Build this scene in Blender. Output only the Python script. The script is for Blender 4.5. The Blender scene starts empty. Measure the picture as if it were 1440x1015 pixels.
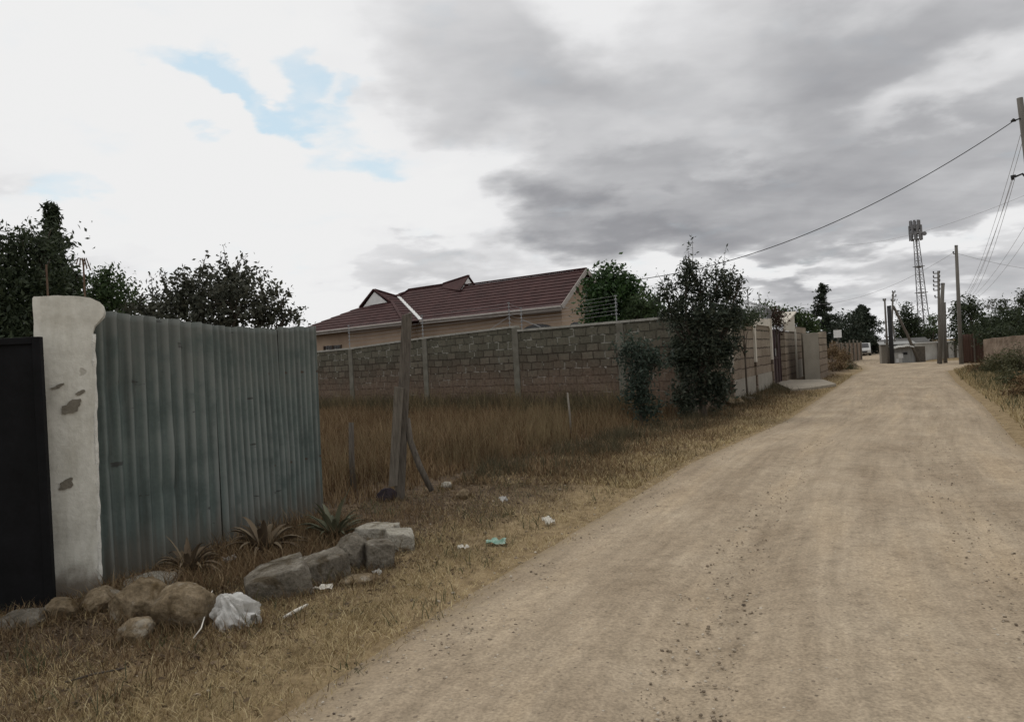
import bpy, bmesh, math, random
import numpy as np
from mathutils import Vector, Matrix, noise as mnoise

random.seed(7)
rng = np.random.default_rng(11)
R = math.radians
PI = math.pi
scene = bpy.context.scene
COL = scene.collection

# ------------------------------------------------------------------ camera
EYE = 1.5
FOC = 1080.0                      # focal length in photo pixels (photo 1440 wide)
ROLL = R(3.0)
cr, sr = math.cos(ROLL), math.sin(ROLL)


def ray(px, py):
    u = (px - 720) / FOC
    v = (507.5 - py) / FOC
    return (u * cr + v * sr, 1.0, -u * sr + v * cr)


def G(px, py, z=0.0):
    """survey a ground point from the photo"""
    x, y, w = ray(px, py)
    t = (z - EYE) / w
    return Vector((x * t, t, z))


def At(px, py, Y):
    """survey a point at a known depth Y"""
    x, y, w = ray(px, py)
    return Vector((x * Y, Y, EYE + w * Y))


cam = bpy.data.cameras.new('camera')
cam.sensor_width = 36.0
cam.sensor_fit = 'HORIZONTAL'
cam.lens = 36.0 * FOC / 1440.0
cam.clip_start = 0.05
cam.clip_end = 3000
camo = bpy.data.objects.new('camera', cam)
COL.objects.link(camo)
M = Matrix(((cr, sr, 0, 0), (0, 0, -1, 0), (-sr, cr, 0, EYE), (0, 0, 0, 1)))
camo.matrix_world = M
scene.camera = camo


# ------------------------------------------------------------------ helpers
def tag(o, label=None, cat=None, group=None, kind=None):
    if label: o['label'] = label
    if cat: o['category'] = cat
    if group: o['group'] = group
    if kind: o['kind'] = kind
    return o


def thing(name, label, cat, loc=(0, 0, 0), rz=0.0, group=None):
    o = bpy.data.objects.new(name, None)
    COL.objects.link(o)
    o.empty_display_size = 0.2
    o.location = loc
    o.rotation_euler = (0, 0, rz)
    return tag(o, label, cat, group)


def link(name, me, mat, parent=None):
    o = bpy.data.objects.new(name, me)
    COL.objects.link(o)
    if mat is not None and len(me.materials) == 0:
        me.materials.append(mat)
    if parent is not None:
        o.parent = parent
    return o


def fast(name, V, Fc, mat, parent=None, smooth=False):
    """V (n,3) array, Fc (m,k) array, all faces k-gons"""
    V = np.ascontiguousarray(V, dtype=np.float32)
    Fc = np.ascontiguousarray(Fc, dtype=np.int32)
    m, k = Fc.shape
    me = bpy.data.meshes.new(name)
    me.vertices.add(len(V))
    me.vertices.foreach_set('co', V.ravel())
    me.loops.add(m * k)
    me.loops.foreach_set('vertex_index', Fc.ravel())
    me.polygons.add(m)
    me.polygons.foreach_set('loop_start', np.arange(0, m * k, k, dtype=np.int32))
    me.polygons.foreach_set('loop_total', np.full(m, k, dtype=np.int32))
    if smooth:
        me.polygons.foreach_set('use_smooth', np.ones(m, dtype=bool))
    me.update(calc_edges=True)
    me.validate()
    return link(name, me, mat, parent)


class MB:
    def __init__(self):
        self.v = []
        self.f = []

    def add(self, vs, fs):
        n = len(self.v)
        self.v += [tuple(p) for p in vs]
        self.f += [tuple(i + n for i in f) for f in fs]

    def box(self, a, b):
        x0, y0, z0 = a
        x1, y1, z1 = b
        self.add([(x0, y0, z0), (x1, y0, z0), (x1, y1, z0), (x0, y1, z0),
                  (x0, y0, z1), (x1, y0, z1), (x1, y1, z1), (x0, y1, z1)],
                 [(0, 3, 2, 1), (4, 5, 6, 7), (0, 1, 5, 4), (1, 2, 6, 5), (2, 3, 7, 6), (3, 0, 4, 7)])

    def hexa(self, p):
        """8 corners, bottom 4 then top 4"""
        self.add(p, [(0, 3, 2, 1), (4, 5, 6, 7), (0, 1, 5, 4), (1, 2, 6, 5), (2, 3, 7, 6), (3, 0, 4, 7)])

    def prism(self, poly, d):
        """planar polygon extruded by vector d"""
        n = len(poly)
        P = [Vector(p) for p in poly]
        Q = [p + Vector(d) for p in P]
        self.add(P + Q, [tuple(range(n - 1, -1, -1)), tuple(range(n, 2 * n))] +
                 [(i, (i + 1) % n, n + (i + 1) % n, n + i) for i in range(n)])

    def tube(self, path, rad, seg=8, cap=True):
        P = [Vector(p) for p in path]
        n = len(P)
        if not hasattr(rad, '__len__'):
            rad = [rad] * n
        vs = []
        up = None
        for i, p in enumerate(P):
            d = (P[min(i + 1, n - 1)] - P[max(i - 1, 0)])
            if d.length < 1e-9: d = Vector((0, 0, 1))
            d.normalize()
            if up is None:
                ref = Vector((0, 0, 1)) if abs(d.z) < 0.9 else Vector((1, 0, 0))
                a = d.cross(ref).normalized()
            else:
                a = (up - d * up.dot(d)).normalized()
            up = a
            b = d.cross(a)
            for k in range(seg):
                t = 2 * PI * k / seg
                vs.append(p + (a * math.cos(t) + b * math.sin(t)) * rad[i])
        fs = []
        for i in range(n - 1):
            for k in range(seg):
                k2 = (k + 1) % seg
                fs.append((i * seg + k, i * seg + k2, (i + 1) * seg + k2, (i + 1) * seg + k))
        if cap:
            fs.append(tuple(range(seg - 1, -1, -1)))
            fs.append(tuple((n - 1) * seg + k for k in range(seg)))
        self.add(vs, fs)

    def bar(self, a, b, w, h):
        """rectangular bar from a to b (w sideways, h up)"""
        a, b = Vector(a), Vector(b)
        d = (b - a).normalized()
        ref = Vector((0, 0, 1)) if abs(d.z) < 0.95 else Vector((0, 1, 0))
        s = d.cross(ref).normalized() * w / 2
        u = s.cross(d).normalized() * h / 2
        self.hexa([a - s - u, a + s - u, b + s - u, b - s - u, a - s + u, a + s + u, b + s + u, b - s + u])

    def build(self, name, mat, parent=None, smooth=False, bevel=0.0, xf=None):
        me = bpy.data.meshes.new(name)
        vs = self.v
        if xf is not None:
            vs = [tuple(xf @ Vector(p)) for p in vs]
        me.from_pydata(vs, [], self.f)
        bm = bmesh.new()
        bm.from_mesh(me)
        if bevel > 0:
            ed = [e for e in bm.edges if len(e.link_faces) == 2 and e.calc_face_angle(0) > 0.5]
            bmesh.ops.bevel(bm, geom=ed, offset=bevel, segments=2, affect='EDGES', profile=0.6)
        bmesh.ops.recalc_face_normals(bm, faces=bm.faces)
        if smooth:
            for f in bm.faces: f.smooth = True
        bm.to_mesh(me)
        bm.free()
        return link(name, me, mat, parent)


def frame(origin, dx):
    """matrix: local x along dx (horizontal), local z up, local y = z cross x"""
    x = Vector((dx[0], dx[1], 0)).normalized()
    z = Vector((0, 0, 1))
    y = z.cross(x)
    return Matrix(((x.x, y.x, 0, origin[0]), (x.y, y.y, 0, origin[1]), (0, 0, 1, origin[2]), (0, 0, 0, 1)))


def rzof(dx):
    return math.atan2(dx[1], dx[0])


# ------------------------------------------------------------------ materials
class NT:
    def __init__(self, m):
        self.t = m.node_tree
        self.n = self.t.nodes
        self.l = self.t.links

    def new(self, ty, **kw):
        n = self.n.new(ty)
        for k, v in kw.items():
            setattr(n, k, v)
        return n

    def put(self, a, sock):
        if isinstance(a, bpy.types.NodeSocket):
            self.l.new(a, sock)
        elif isinstance(a, (tuple, list)):
            sock.default_value = (*a, 1.0) if len(a) == 3 and sock.type == 'RGBA' else tuple(a)
        else:
            sock.default_value = a

    def math(self, op, a, b=0.0, c=0.0, clamp=False):
        n = self.new('ShaderNodeMath', operation=op)
        n.use_clamp = clamp
        for i, x in enumerate((a, b, c)):
            self.put(x, n.inputs[i])
        return n.outputs[0]

    def noise(self, vec, scale, detail=4.0, rough=0.55, dist=0.0, out=0):
        n = self.new('ShaderNodeTexNoise')
        if vec is not None: self.l.new(vec, n.inputs['Vector'])
        n.inputs['Scale'].default_value = scale
        n.inputs['Detail'].default_value = detail
        n.inputs['Roughness'].default_value = rough
        n.inputs['Distortion'].default_value = dist
        return n.outputs[out]

    def ramp(self, fac, stops, interp='LINEAR'):
        n = self.new('ShaderNodeValToRGB')
        cr_ = n.color_ramp
        cr_.interpolation = interp
        while len(cr_.elements) < len(stops): cr_.elements.new(0.5)
        for e, (p, c) in zip(cr_.elements, stops):
            e.position = p
            e.color = (*c, 1.0) if len(c) == 3 else c
        self.put(fac, n.inputs[0])
        return n.outputs[0]

    def step(self, x, a, b):
        n = self.new('ShaderNodeMapRange')
        n.interpolation_type = 'SMOOTHSTEP'
        self.put(x, n.inputs[0])
        n.inputs[1].default_value = a
        n.inputs[2].default_value = b
        return n.outputs[0]

    def mix(self, f, a, b, blend='MIX'):
        n = self.new('ShaderNodeMix', data_type='RGBA', blend_type=blend)
        self.put(f, n.inputs[0])
        self.put(a, n.inputs[6])
        self.put(b, n.inputs[7])
        return n.outputs[2]

    def vmath(self, op, a, b=None):
        n = self.new('ShaderNodeVectorMath', operation=op)
        self.put(a, n.inputs[0])
        if b is not None: self.put(b, n.inputs[1])
        return n.outputs[0] if op not in ('DOT_PRODUCT', 'LENGTH') else n.outputs[1]

    def sep(self, v):
        n = self.new('ShaderNodeSeparateXYZ')
        self.l.new(v, n.inputs[0])
        return n.outputs

    def comb(self, x, y, z):
        n = self.new('ShaderNodeCombineXYZ')
        for i, a in enumerate((x, y, z)): self.put(a, n.inputs[i])
        return n.outputs[0]

    def bump(self, h, strength=0.5, dist=0.02, normal=None):
        n = self.new('ShaderNodeBump')
        n.inputs['Strength'].default_value = strength
        n.inputs['Distance'].default_value = dist
        self.l.new(h, n.inputs['Height'])
        if normal is not None: self.l.new(normal, n.inputs['Normal'])
        return n.outputs[0]


def newmat(name):
    m = bpy.data.materials.new(name)
    m.use_nodes = True
    t = NT(m)
    b = t.n['Principled BSDF']
    return m, t, b


def pmat(name, cols, scale=4.0, rough=0.9, bump=0.3, bscale=None, bdist=0.01, detail=6.0, spec=0.3, metal=0.0, stretch=None):
    """noise-mottled surface in object space"""
    m, t, b = newmat(name)
    co = t.new('ShaderNodeTexCoord').outputs['Object']
    if stretch is not None:
        co = t.vmath('MULTIPLY', co, stretch)
    nz = t.noise(co, scale, detail, 0.6)
    n = len(cols)
    stops = [(0.28 + 0.44 * i / max(1, n - 1), c) for i, c in enumerate(cols)]
    c = t.ramp(nz, stops)
    nz2 = t.noise(co, (bscale or scale * 6), 5.0, 0.6)
    c2 = t.mix(0.25, c, t.ramp(nz2, [(0.3, (0.55, 0.55, 0.55)), (0.7, (1.25, 1.25, 1.25))]), 'MULTIPLY')
    t.l.new(c2, b.inputs['Base Color'])
    b.inputs['Roughness'].default_value = rough
    b.inputs['Specular IOR Level'].default_value = spec
    b.inputs['Metallic'].default_value = metal
    if bump > 0:
        t.l.new(t.bump(nz2, bump, bdist), b.inputs['Normal'])
    return m


def leafmat(name, cols, rough=0.6, trans=0.25):
    m, t, b = newmat(name)
    geo = t.new('ShaderNodeNewGeometry')
    n = len(cols)
    c = t.ramp(geo.outputs['Random Per Island'], [(i / max(1, n - 1), x) for i, x in enumerate(cols)])
    pos = geo.outputs['Position']
    nz = t.noise(pos, 1.3, 2.0)
    c = t.mix(0.5, c, t.ramp(nz, [(0.3, (0.6, 0.6, 0.6)), (0.7, (1.3, 1.3, 1.3))]), 'MULTIPLY')
    t.l.new(c, b.inputs['Base Color'])
    b.inputs['Roughness'].default_value = rough
    b.inputs['Specular IOR Level'].default_value = 0.25
    tr = t.new('ShaderNodeBsdfTranslucent')
    t.l.new(c, tr.inputs['Color'])
    mx = t.new('ShaderNodeMixShader')
    mx.inputs[0].default_value = trans
    t.l.new(b.outputs[0], mx.inputs[1])
    t.l.new(tr.outputs[0], mx.inputs[2])
    t.l.new(mx.outputs[0], t.n['Material Output'].inputs['Surface'])
    return m


# ------------------------------------------------------------------ world: sky with broken cloud
SUN_EL, SUN_AZ = R(58), R(-35)       # azimuth from +Y towards +X


def make_world():
    w = bpy.data.worlds.new('World')
    scene.world = w
    w.use_nodes = True
    t = NT(w)
    bg = t.n['Background']
    sky = t.new('ShaderNodeTexSky')
    sky.sky_type = 'NISHITA'
    sky.sun_disc = False
    sky.sun_elevation = SUN_EL
    sky.sun_rotation = SUN_AZ
    d = t.new('ShaderNodeTexCoord').outputs['Generated']
    x, y, z = t.sep(d)
    az = t.math('MULTIPLY', t.math('ARCTAN2', x, y), 180 / PI)
    el = t.math('MULTIPLY', t.math('ARCSINE', z), 180 / PI)
    den = t.math('ADD', t.math('MAXIMUM', z, 0.0), 0.20)
    cp = t.comb(t.math('DIVIDE', x, den), t.math('DIVIDE', y, den), 0.0)
    w1 = t.vmath('MULTIPLY', t.vmath('SUBTRACT', t.noise(cp, 1.7, 3.0, 0.5, out=1), (0.5, 0.5, 0.5)), (14.0, 8.0, 0.0))
    w2 = t.vmath('MULTIPLY', t.vmath('SUBTRACT', t.noise(cp, 5.5, 5.0, 0.52, out=1), (0.5, 0.5, 0.5)), (8.0, 5.5, 0.0))
    ang = t.vmath('ADD', t.vmath('ADD', t.comb(az, el, 0.0), w1), w2)
    angf = t.vmath('ADD', t.comb(az, el, 0.0), t.vmath('MULTIPLY', w2, (1.3, 1.4, 0.0)))

    def blobs(lst, start, vec):
        acc = start
        for (px, py, rx, ry, rot, wt) in lst:
            r = Vector(ray(px, py)).normalized()
            a = math.degrees(math.atan2(r.x, r.y))
            e = math.degrees(math.asin(r.z))
            mp = t.new('ShaderNodeMapping', vector_type='TEXTURE')
            t.l.new(vec, mp.inputs[0])
            mp.inputs['Location'].default_value = (a, e, 0)
            mp.inputs['Rotation'].default_value = (0, 0, R(-rot))
            k = 0.053
            mp.inputs['Scale'].default_value = (rx * k, ry * k, 1)
            g = t.new('ShaderNodeTexGradient', gradient_type='SPHERICAL')
            t.l.new(mp.outputs[0], g.inputs[0])
            sm = t.step(g.outputs[1], 0.0, 0.75)
            acc = t.math('MULTIPLY_ADD', sm, wt, acc)
        return acc

    n1 = t.noise(cp, 1.6, 7.0, 0.5, dist=0.3)
    n2 = t.noise(cp, 4.6, 7.0, 0.54, dist=0.2)
    n3 = t.noise(t.vmath('MULTIPLY', cp, (0.6, 1.5, 1.0)), 2.6, 7.0, 0.52, dist=0.3)
    base = t.math('MULTIPLY_ADD', t.math('SUBTRACT', n1, 0.5), 0.75, 0.05)
    base = t.math('MULTIPLY_ADD', t.math('SUBTRACT', n2, 0.5), 0.40, base)
    base = t.math('MULTIPLY_ADD', t.math('SUBTRACT', n3, 0.5), 0.50, base)
    dark = blobs([
        # px, py, rx, ry, rot (deg, clockwise in the photo), weight
        (990, 170, 640, 270, 12, 0.29),
        (1240, 110, 420, 200, 0, 0.16),
        (1340, 170, 460, 300, 0, 0.24),
        (660, 40, 320, 230, 40, 0.28),
        (880, 280, 310, 75, -6, 0.50),
        (870, 330, 280, 56, 4, 0.48),
        (1190, 300, 360, 60, -4, 0.36),
        (870, 120, 160, 70, 25, 0.16),
        (1300, 15, 300, 70, 0, 0.24),
        (1180, 120, 240, 40, -8, 0.12),
        (1250, 215, 240, 40, -6, 0.16),
        (20, 205, 180, 62, 8, 0.62),
        (565, 368, 210, 60, 8, 0.78),
        (200, 378, 170, 44, 4, 0.45),
        (1180, 392, 170, 40, -4, 0.66),
        (1410, 395, 150, 52, 0, 0.42),
        (1060, 185, 130, 40, -10, -0.20),
        (830, 25, 110, 80, 30, -0.30),
        (1400, 95, 150, 45, -10, -0.28),
        (1010, 230, 120, 26, -6, -0.22),
        (720, 205, 60, 90, 0, -0.20),
        (1300, 150, 120, 30, -8, -0.15),
        (1090, 372, 230, 26, 0, -0.50),
        (1330, 348, 220, 34, -16, -0.45),
        (300, 260, 500, 270, 25, -0.60),
        (120, 60, 460, 200, 0, -0.45),
        (640, 290, 120, 120, 30, -0.30),
    ], base, ang)
    gap = blobs([
        (270, 92, 90, 26, 32, 0.7),
        (350, 135, 120, 36, 36, 0.95),
        (435, 118, 46, 56, 0, 0.8),
        (430, 168, 90, 34, 16, 0.7),
        (520, 222, 100, 38, 0, 0.65),
        (497, 148, 36, 24, 0, 0.6),
        (100, 262, 50, 34, 10, 0.5),
        (290, 200, 44, 18, 0, 0.5),
    ], t.math('MULTIPLY', t.math('SUBTRACT', n2, 0.52), 1.6), angf)
    # brightness of the cloud layer (radiance; background strength 0.1)
    cc = t.ramp(t.math('MULTIPLY_ADD', dark, 0.62, 0.16), [
        (0.0, (8.6, 8.6, 8.6)), (0.20, (8.35, 8.35, 8.4)), (0.30, (7.3, 7.3, 7.4)),
        (0.40, (6.35, 6.35, 6.45)), (0.52, (5.4, 5.42, 5.55)), (0.66, (4.35, 4.37, 4.52)), (0.84, (3.2, 3.22, 3.4)), (1.0, (2.5, 2.52, 2.7))])
    blue = t.mix(0.7, t.mix(1.0, sky.outputs[0], (1.6, 1.75, 1.7), 'MULTIPLY'), (5.3, 6.7, 7.1))
    gm = t.step(gap, 0.05, 1.15)
    colr = t.mix(t.math('MULTIPLY', gm, 0.85), cc, blue)
    t.l.new(colr, bg.inputs['Color'])
    bg.inputs['Strength'].default_value = 0.1


make_world()
sun = bpy.data.lights.new('sun', 'SUN')
sun.energy = 0.9
sun.angle = R(20)
sun.color = (1.0, 0.95, 0.87)
suno = bpy.data.objects.new('sun', sun)
COL.objects.link(suno)
sd = Vector((math.sin(SUN_AZ) * math.cos(SUN_EL), math.cos(SUN_AZ) * math.cos(SUN_EL), math.sin(SUN_EL)))
suno.rotation_euler = sd.to_track_quat('Z', 'Y').to_euler()
suno.location = (0, 0, 40)

scene.view_settings.view_transform = 'Standard'
scene.view_settings.look = 'None'
scene.view_settings.exposure = 0.0
scene.view_settings.gamma = 1.0

# ------------------------------------------------------------------ ground and road
RL = [(-3.4, -4), (-1.95, 1.2), (-1.27, 3.31), (-.70, 4.6), (.43, 6.85), (2.25, 10.46), (5.5, 15.84), (11.4, 27.3), (15.4, 35.3), (19.2, 42.5), (22.2, 49.3), (23.0, 51.2), (29.2, 66.5), (36, 80), (60, 125)]
RR = [(2.6, -4), (3.5, 1.2), (4.1, 3.31), (4.6, 4.9), (5.6, 7.4), (7.13, 10.8), (10.2, 16.5), (15.4, 26.6), (20.2, 35.5), (29.0, 40.6), (30.2, 49.6), (24.6, 51.0), (32.6, 65.0), (39.5, 78.5), (64, 123)]


def resample(P, ts):
    P = np.array(P)
    k = np.arange(len(P))
    return np.stack([np.interp(ts, k, P[:, 0]), np.interp(ts, k, P[:, 1])], 1)


def road_t(X, Y):
    """signed sideways distance from the left road edge (positive on the road), for Y up to ~45"""
    xe = np.interp(Y, [p[1] for p in RL], [p[0] for p in RL])
    return (X - xe) * 0.88


def road_r(X, Y):
    xs = [(p[0], p[1]) for p in RR[:9]] + [(29, 50), (33, 66), (64, 123)]
    xe = np.interp(Y, [p[1] for p in xs], [p[0] for p in xs])
    return (X - xe) * 0.88


def wob(X, Y):
    return (np.sin(X * 1.3 + 0.7 * Y) * np.sin(0.9 * Y - 0.4 * X) * 0.5 + 0.3 * np.sin(3.1 * X + 1.1) * np.sin(2.7 * Y + 0.4 * X) + 0.2 * np.sin(7.3 * X - 2.2 * Y) * np.sin(6.1 * Y + 1.7 * X))


def gz(X, Y):
    X = np.asarray(X, dtype=float)
    Y = np.asarray(Y, dtype=float)
    t = road_t(X, Y)
    r = road_r(X, Y)
    out = np.maximum(-t, r)                    # >0 outside the road
    k = np.clip(out / 0.9, 0, 1)
    k = k * k * (3 - 2 * k)
    inside = np.clip(-out / 0.5, 0, 1)
    z = k * (0.035 + 0.03 * wob(X, Y)) - 0.07 * inside
    far = np.clip((np.hypot(X, Y) - 90) / 60, 0, 1)
    return z * (1 - far) - far * 0.1


def gz1(x, y):
    return float(gz(np.array([x]), np.array([y]))[0])


def make_ground_mat():
    m, t, b = newmat('dry_soil')
    pos = t.new('ShaderNodeNewGeometry').outputs['Position']
    x, y, z = t.sep(pos)
    # sideways distance from the road edge as a straight line
    s = t.math('SUBTRACT', t.math('MULTIPLY', t.math('SUBTRACT', x, 0.43), 0.881), t.math('MULTIPLY', t.math('SUBTRACT', y, 6.85), 0.473))
    n1 = t.noise(pos, 0.7, 6.0, 0.6)
    n2 = t.noise(pos, 6.0, 8.0, 0.68)
    n3 = t.noise(pos, 45.0, 4.0, 0.6)
    brown = t.ramp(n2, [(0.3, (0.042, 0.030, 0.021)), (0.5, (0.095, 0.068, 0.045)), (0.7, (0.175, 0.13, 0.085))])
    straw = t.ramp(n2, [(0.3, (0.14, 0.10, 0.055)), (0.5, (0.25, 0.185, 0.105)), (0.72, (0.35, 0.27, 0.155))])
    sn = t.math('ADD', s, t.math('MULTIPLY', t.math('SUBTRACT', n1, 0.5), 2.2))
    k = t.step(sn, -1.35, -0.15)
    c = t.mix(k, brown, straw)
    c = t.mix(0.5, c, t.ramp(n3, [(0.3, (0.5, 0.5, 0.5)), (0.7, (1.3, 1.3, 1.3))]), 'MULTIPLY')
    t.l.new(c, b.inputs['Base Color'])
    b.inputs['Roughness'].default_value = 1.0
    b.inputs['Specular IOR Level'].default_value = 0.1
    hh = t.math('ADD', t.math('MULTIPLY', n2, 0.7), t.math('MULTIPLY', n3, 0.3))
    t.l.new(t.bump(hh, 0.8, 0.04), b.inputs['Normal'])
    return m


def make_road_mat():
    m, t, b = newmat('road_dirt')
    geo = t.new('ShaderNodeNewGeometry')
    pos = geo.outputs['Position']
    uv = t.new('ShaderNodeUVMap').outputs[0]
    u, v, _ = t.sep(uv)                        # u across 0..1, v metres along
    stretched = t.comb(t.math('MULTIPLY', u, 10.0), t.math('MULTIPLY', v, 0.25), 0.0)
    lanes = t.noise(stretched, 1.0, 4.0, 0.55)
    fine_l = t.noise(t.comb(t.math('MULTIPLY', u, 60.0), t.math('MULTIPLY', v, 0.9), 0.0), 1.0, 4.0, 0.6)
    n1 = t.noise(pos, 0.8, 5.0, 0.6)
    n2 = t.noise(pos, 9.0, 8.0, 0.7)
    n3 = t.noise(pos, 60.0, 3.0, 0.6)
    c = t.ramp(n1, [(0.3, (0.305, 0.243, 0.172)), (0.5, (0.35, 0.284, 0.205)), (0.7, (0.395, 0.326, 0.24))])
    c = t.mix(0.8, c, t.ramp(lanes, [(0.3, (0.74, 0.72, 0.70)), (0.52, (1.0, 1.0, 1.0)), (0.7, (1.17, 1.14, 1.09))]), 'MULTIPLY')
    c = t.mix(0.5, c, t.ramp(fine_l, [(0.3, (0.72, 0.71, 0.69)), (0.7, (1.18, 1.17, 1.16))]), 'MULTIPLY')
    c = t.mix(0.55, c, t.ramp(n2, [(0.32, (0.62, 0.61, 0.60)), (0.5, (1.0, 1.0, 1.0)), (0.68, (1.2, 1.2, 1.2))]), 'MULTIPLY')
    c = t.mix(0.7, c, t.ramp(n3, [(0.3, (0.6, 0.6, 0.6)), (0.7, (1.3, 1.3, 1.3))]), 'MULTIPLY')
    # embedded gravel: small stones half buried
    vo = t.new('ShaderNodeTexVoronoi', feature='F1')
    t.l.new(pos, vo.inputs['Vector'])
    vo.inputs['Scale'].default_value = 26.0
    st = t.math('SUBTRACT', 1.0, t.step(vo.outputs['Distance'], 0.12, 0.24))
    pick = t.step(t.sep(vo.outputs['Color'])[0], 0.70, 0.72)
    stm = t.math('MULTIPLY', st, pick)
    stc = t.ramp(t.sep(vo.outputs['Color'])[1], [(0.0, (0.10, 0.08, 0.06)), (0.55, (0.25, 0.2, 0.15)), (1.0, (0.5, 0.45, 0.37))])
    c = t.mix(t.math('MULTIPLY', stm, 0.8), c, stc)
    # strawy, darker dirt creeping in from both edges
    e = t.math('ADD', t.math('MULTIPLY', t.math('ABSOLUTE', t.math('SUBTRACT', u, 0.5)), 2.0), t.math('MULTIPLY', t.math('SUBTRACT', n1, 0.5), 0.35))
    e = t.math('ADD', e, t.math('MULTIPLY', t.math('SUBTRACT', n2, 0.5), 0.25))
    k = t.step(e, 0.80, 1.0)
    c = t.mix(t.math('MULTIPLY', k, 0.8), c, t.ramp(n2, [(0.3, (0.14, 0.105, 0.066)), (0.7, (0.30, 0.235, 0.148))]))
    t.l.new(c, b.inputs['Base Color'])
    b.inputs['Roughness'].default_value = 1.0
    b.inputs['Specular IOR Level'].default_value = 0.1
    hh = t.math('ADD', t.math('MULTIPLY', n2, 0.6), t.math('MULTIPLY', n3, 0.35))
    hh = t.math('ADD', hh, t.math('MULTIPLY', fine_l, 0.25))
    hh = t.math('ADD', hh, t.math('MULTIPLY', stm, 0.35))
    t.l.new(t.bump(hh, 0.7, 0.02), b.inputs['Normal'])
    return m


def make_ground():
    xs = np.concatenate([[-1200, -600, -300, -150, -80, -50, -35, -26, -20, -16], np.arange(-13, 36, 0.22), [37, 39, 42, 46, 52, 60, 75, 100, 150, 300, 600, 1200]])
    ys = np.concatenate([[-400, -100, -40, -15, -6], np.arange(-3, 55, 0.25), [56, 58, 61, 65, 70, 78, 90, 110, 150, 220, 400, 800, 1600]])
    X, Y = np.meshgrid(xs, ys)
    Z = gz(X, Y)
    V = np.stack([X.ravel(), Y.ravel(), Z.ravel()], 1)
    nx, ny = len(xs), len(ys)
    i = np.arange(nx * ny).reshape(ny, nx)
    Fq = np.stack([i[:-1, :-1].ravel(), i[:-1, 1:].ravel(), i[1:, 1:].ravel(), i[1:, :-1].ravel()], 1)
    tag(fast('ground', V, Fq, make_ground_mat(), smooth=True), kind='structure')
    # road
    k = len(RL) - 1
    ts = np.unique(np.concatenate([np.linspace(0, 7, 520), np.linspace(7, k, 120)]))
    A, B = resample(RL, ts), resample(RR, ts)
    nu = 70
    us = np.linspace(0, 1, nu)
    P = A[:, None, :] * (1 - us)[None, :, None] + B[:, None, :] * us[None, :, None]
    mid = 0.5 * (A + B)
    sl = np.concatenate([[0], np.cumsum(np.hypot(*np.diff(mid, axis=0).T))])
    # irregular edges
    wv = wob(mid[:, 0] * 1.6, mid[:, 1] * 1.6) * 0.16
    d = (A - B) / np.maximum(np.hypot(*(A - B).T), 1e-6)[:, None]
    P[:, 0] += d * (wv[:, None] + 0.1)
    P[:, -1] -= d * (wv[::-1][:, None] + 0.1)
    X, Y = P[..., 0], P[..., 1]
    rut = -0.03 * np.exp(-((us - 0.36) / 0.06) ** 2) - 0.026 * np.exp(-((us - 0.70) / 0.07) ** 2) + 0.012 * np.exp(-((us - 0.27) / 0.04) ** 2) + 0.012 * np.exp(-((us - 0.46) / 0.04) ** 2)
    crown = 0.03 * (1 - (2 * us - 1) ** 2)
    Z = 0.012 + 0.006 * wob(X * 3, Y * 3) + 0.004 * wob(X * 9 + 2, Y * 9) + (rut + crown)[None, :]
    edge = np.clip((np.abs(2 * us - 1) - 0.9) / 0.1, 0, 1)
    Z = Z * (1 - edge[None, :]) + edge[None, :] * (np.maximum(gz(X, Y), -0.03) - 0.03)
    V = np.stack([X.ravel(), Y.ravel(), Z.ravel()], 1)
    n = len(ts)
    i = np.arange(n * nu).reshape(n, nu)
    Fq = np.stack([i[:-1, :-1].ravel(), i[:-1, 1:].ravel(), i[1:, 1:].ravel(), i[1:, :-1].ravel()], 1)
    o = fast('dirt_road', V, Fq, make_road_mat(), smooth=True)
    uvl = o.data.uv_layers.new(name='UVMap')
    U = np.repeat(us[None, :], n, 0).ravel()
    W = np.repeat(sl[:, None], nu, 1).ravel()
    li = np.empty(len(o.data.loops), dtype=np.int32)
    o.data.loops.foreach_get('vertex_index', li)
    uvl.data.foreach_set('uv', np.stack([U[li], W[li]], 1).astype(np.float32).ravel())
    tag(o, kind='structure')


make_ground()

# ------------------------------------------------------------------ shared materials
MT = {}
MT['plaster'] = None


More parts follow.
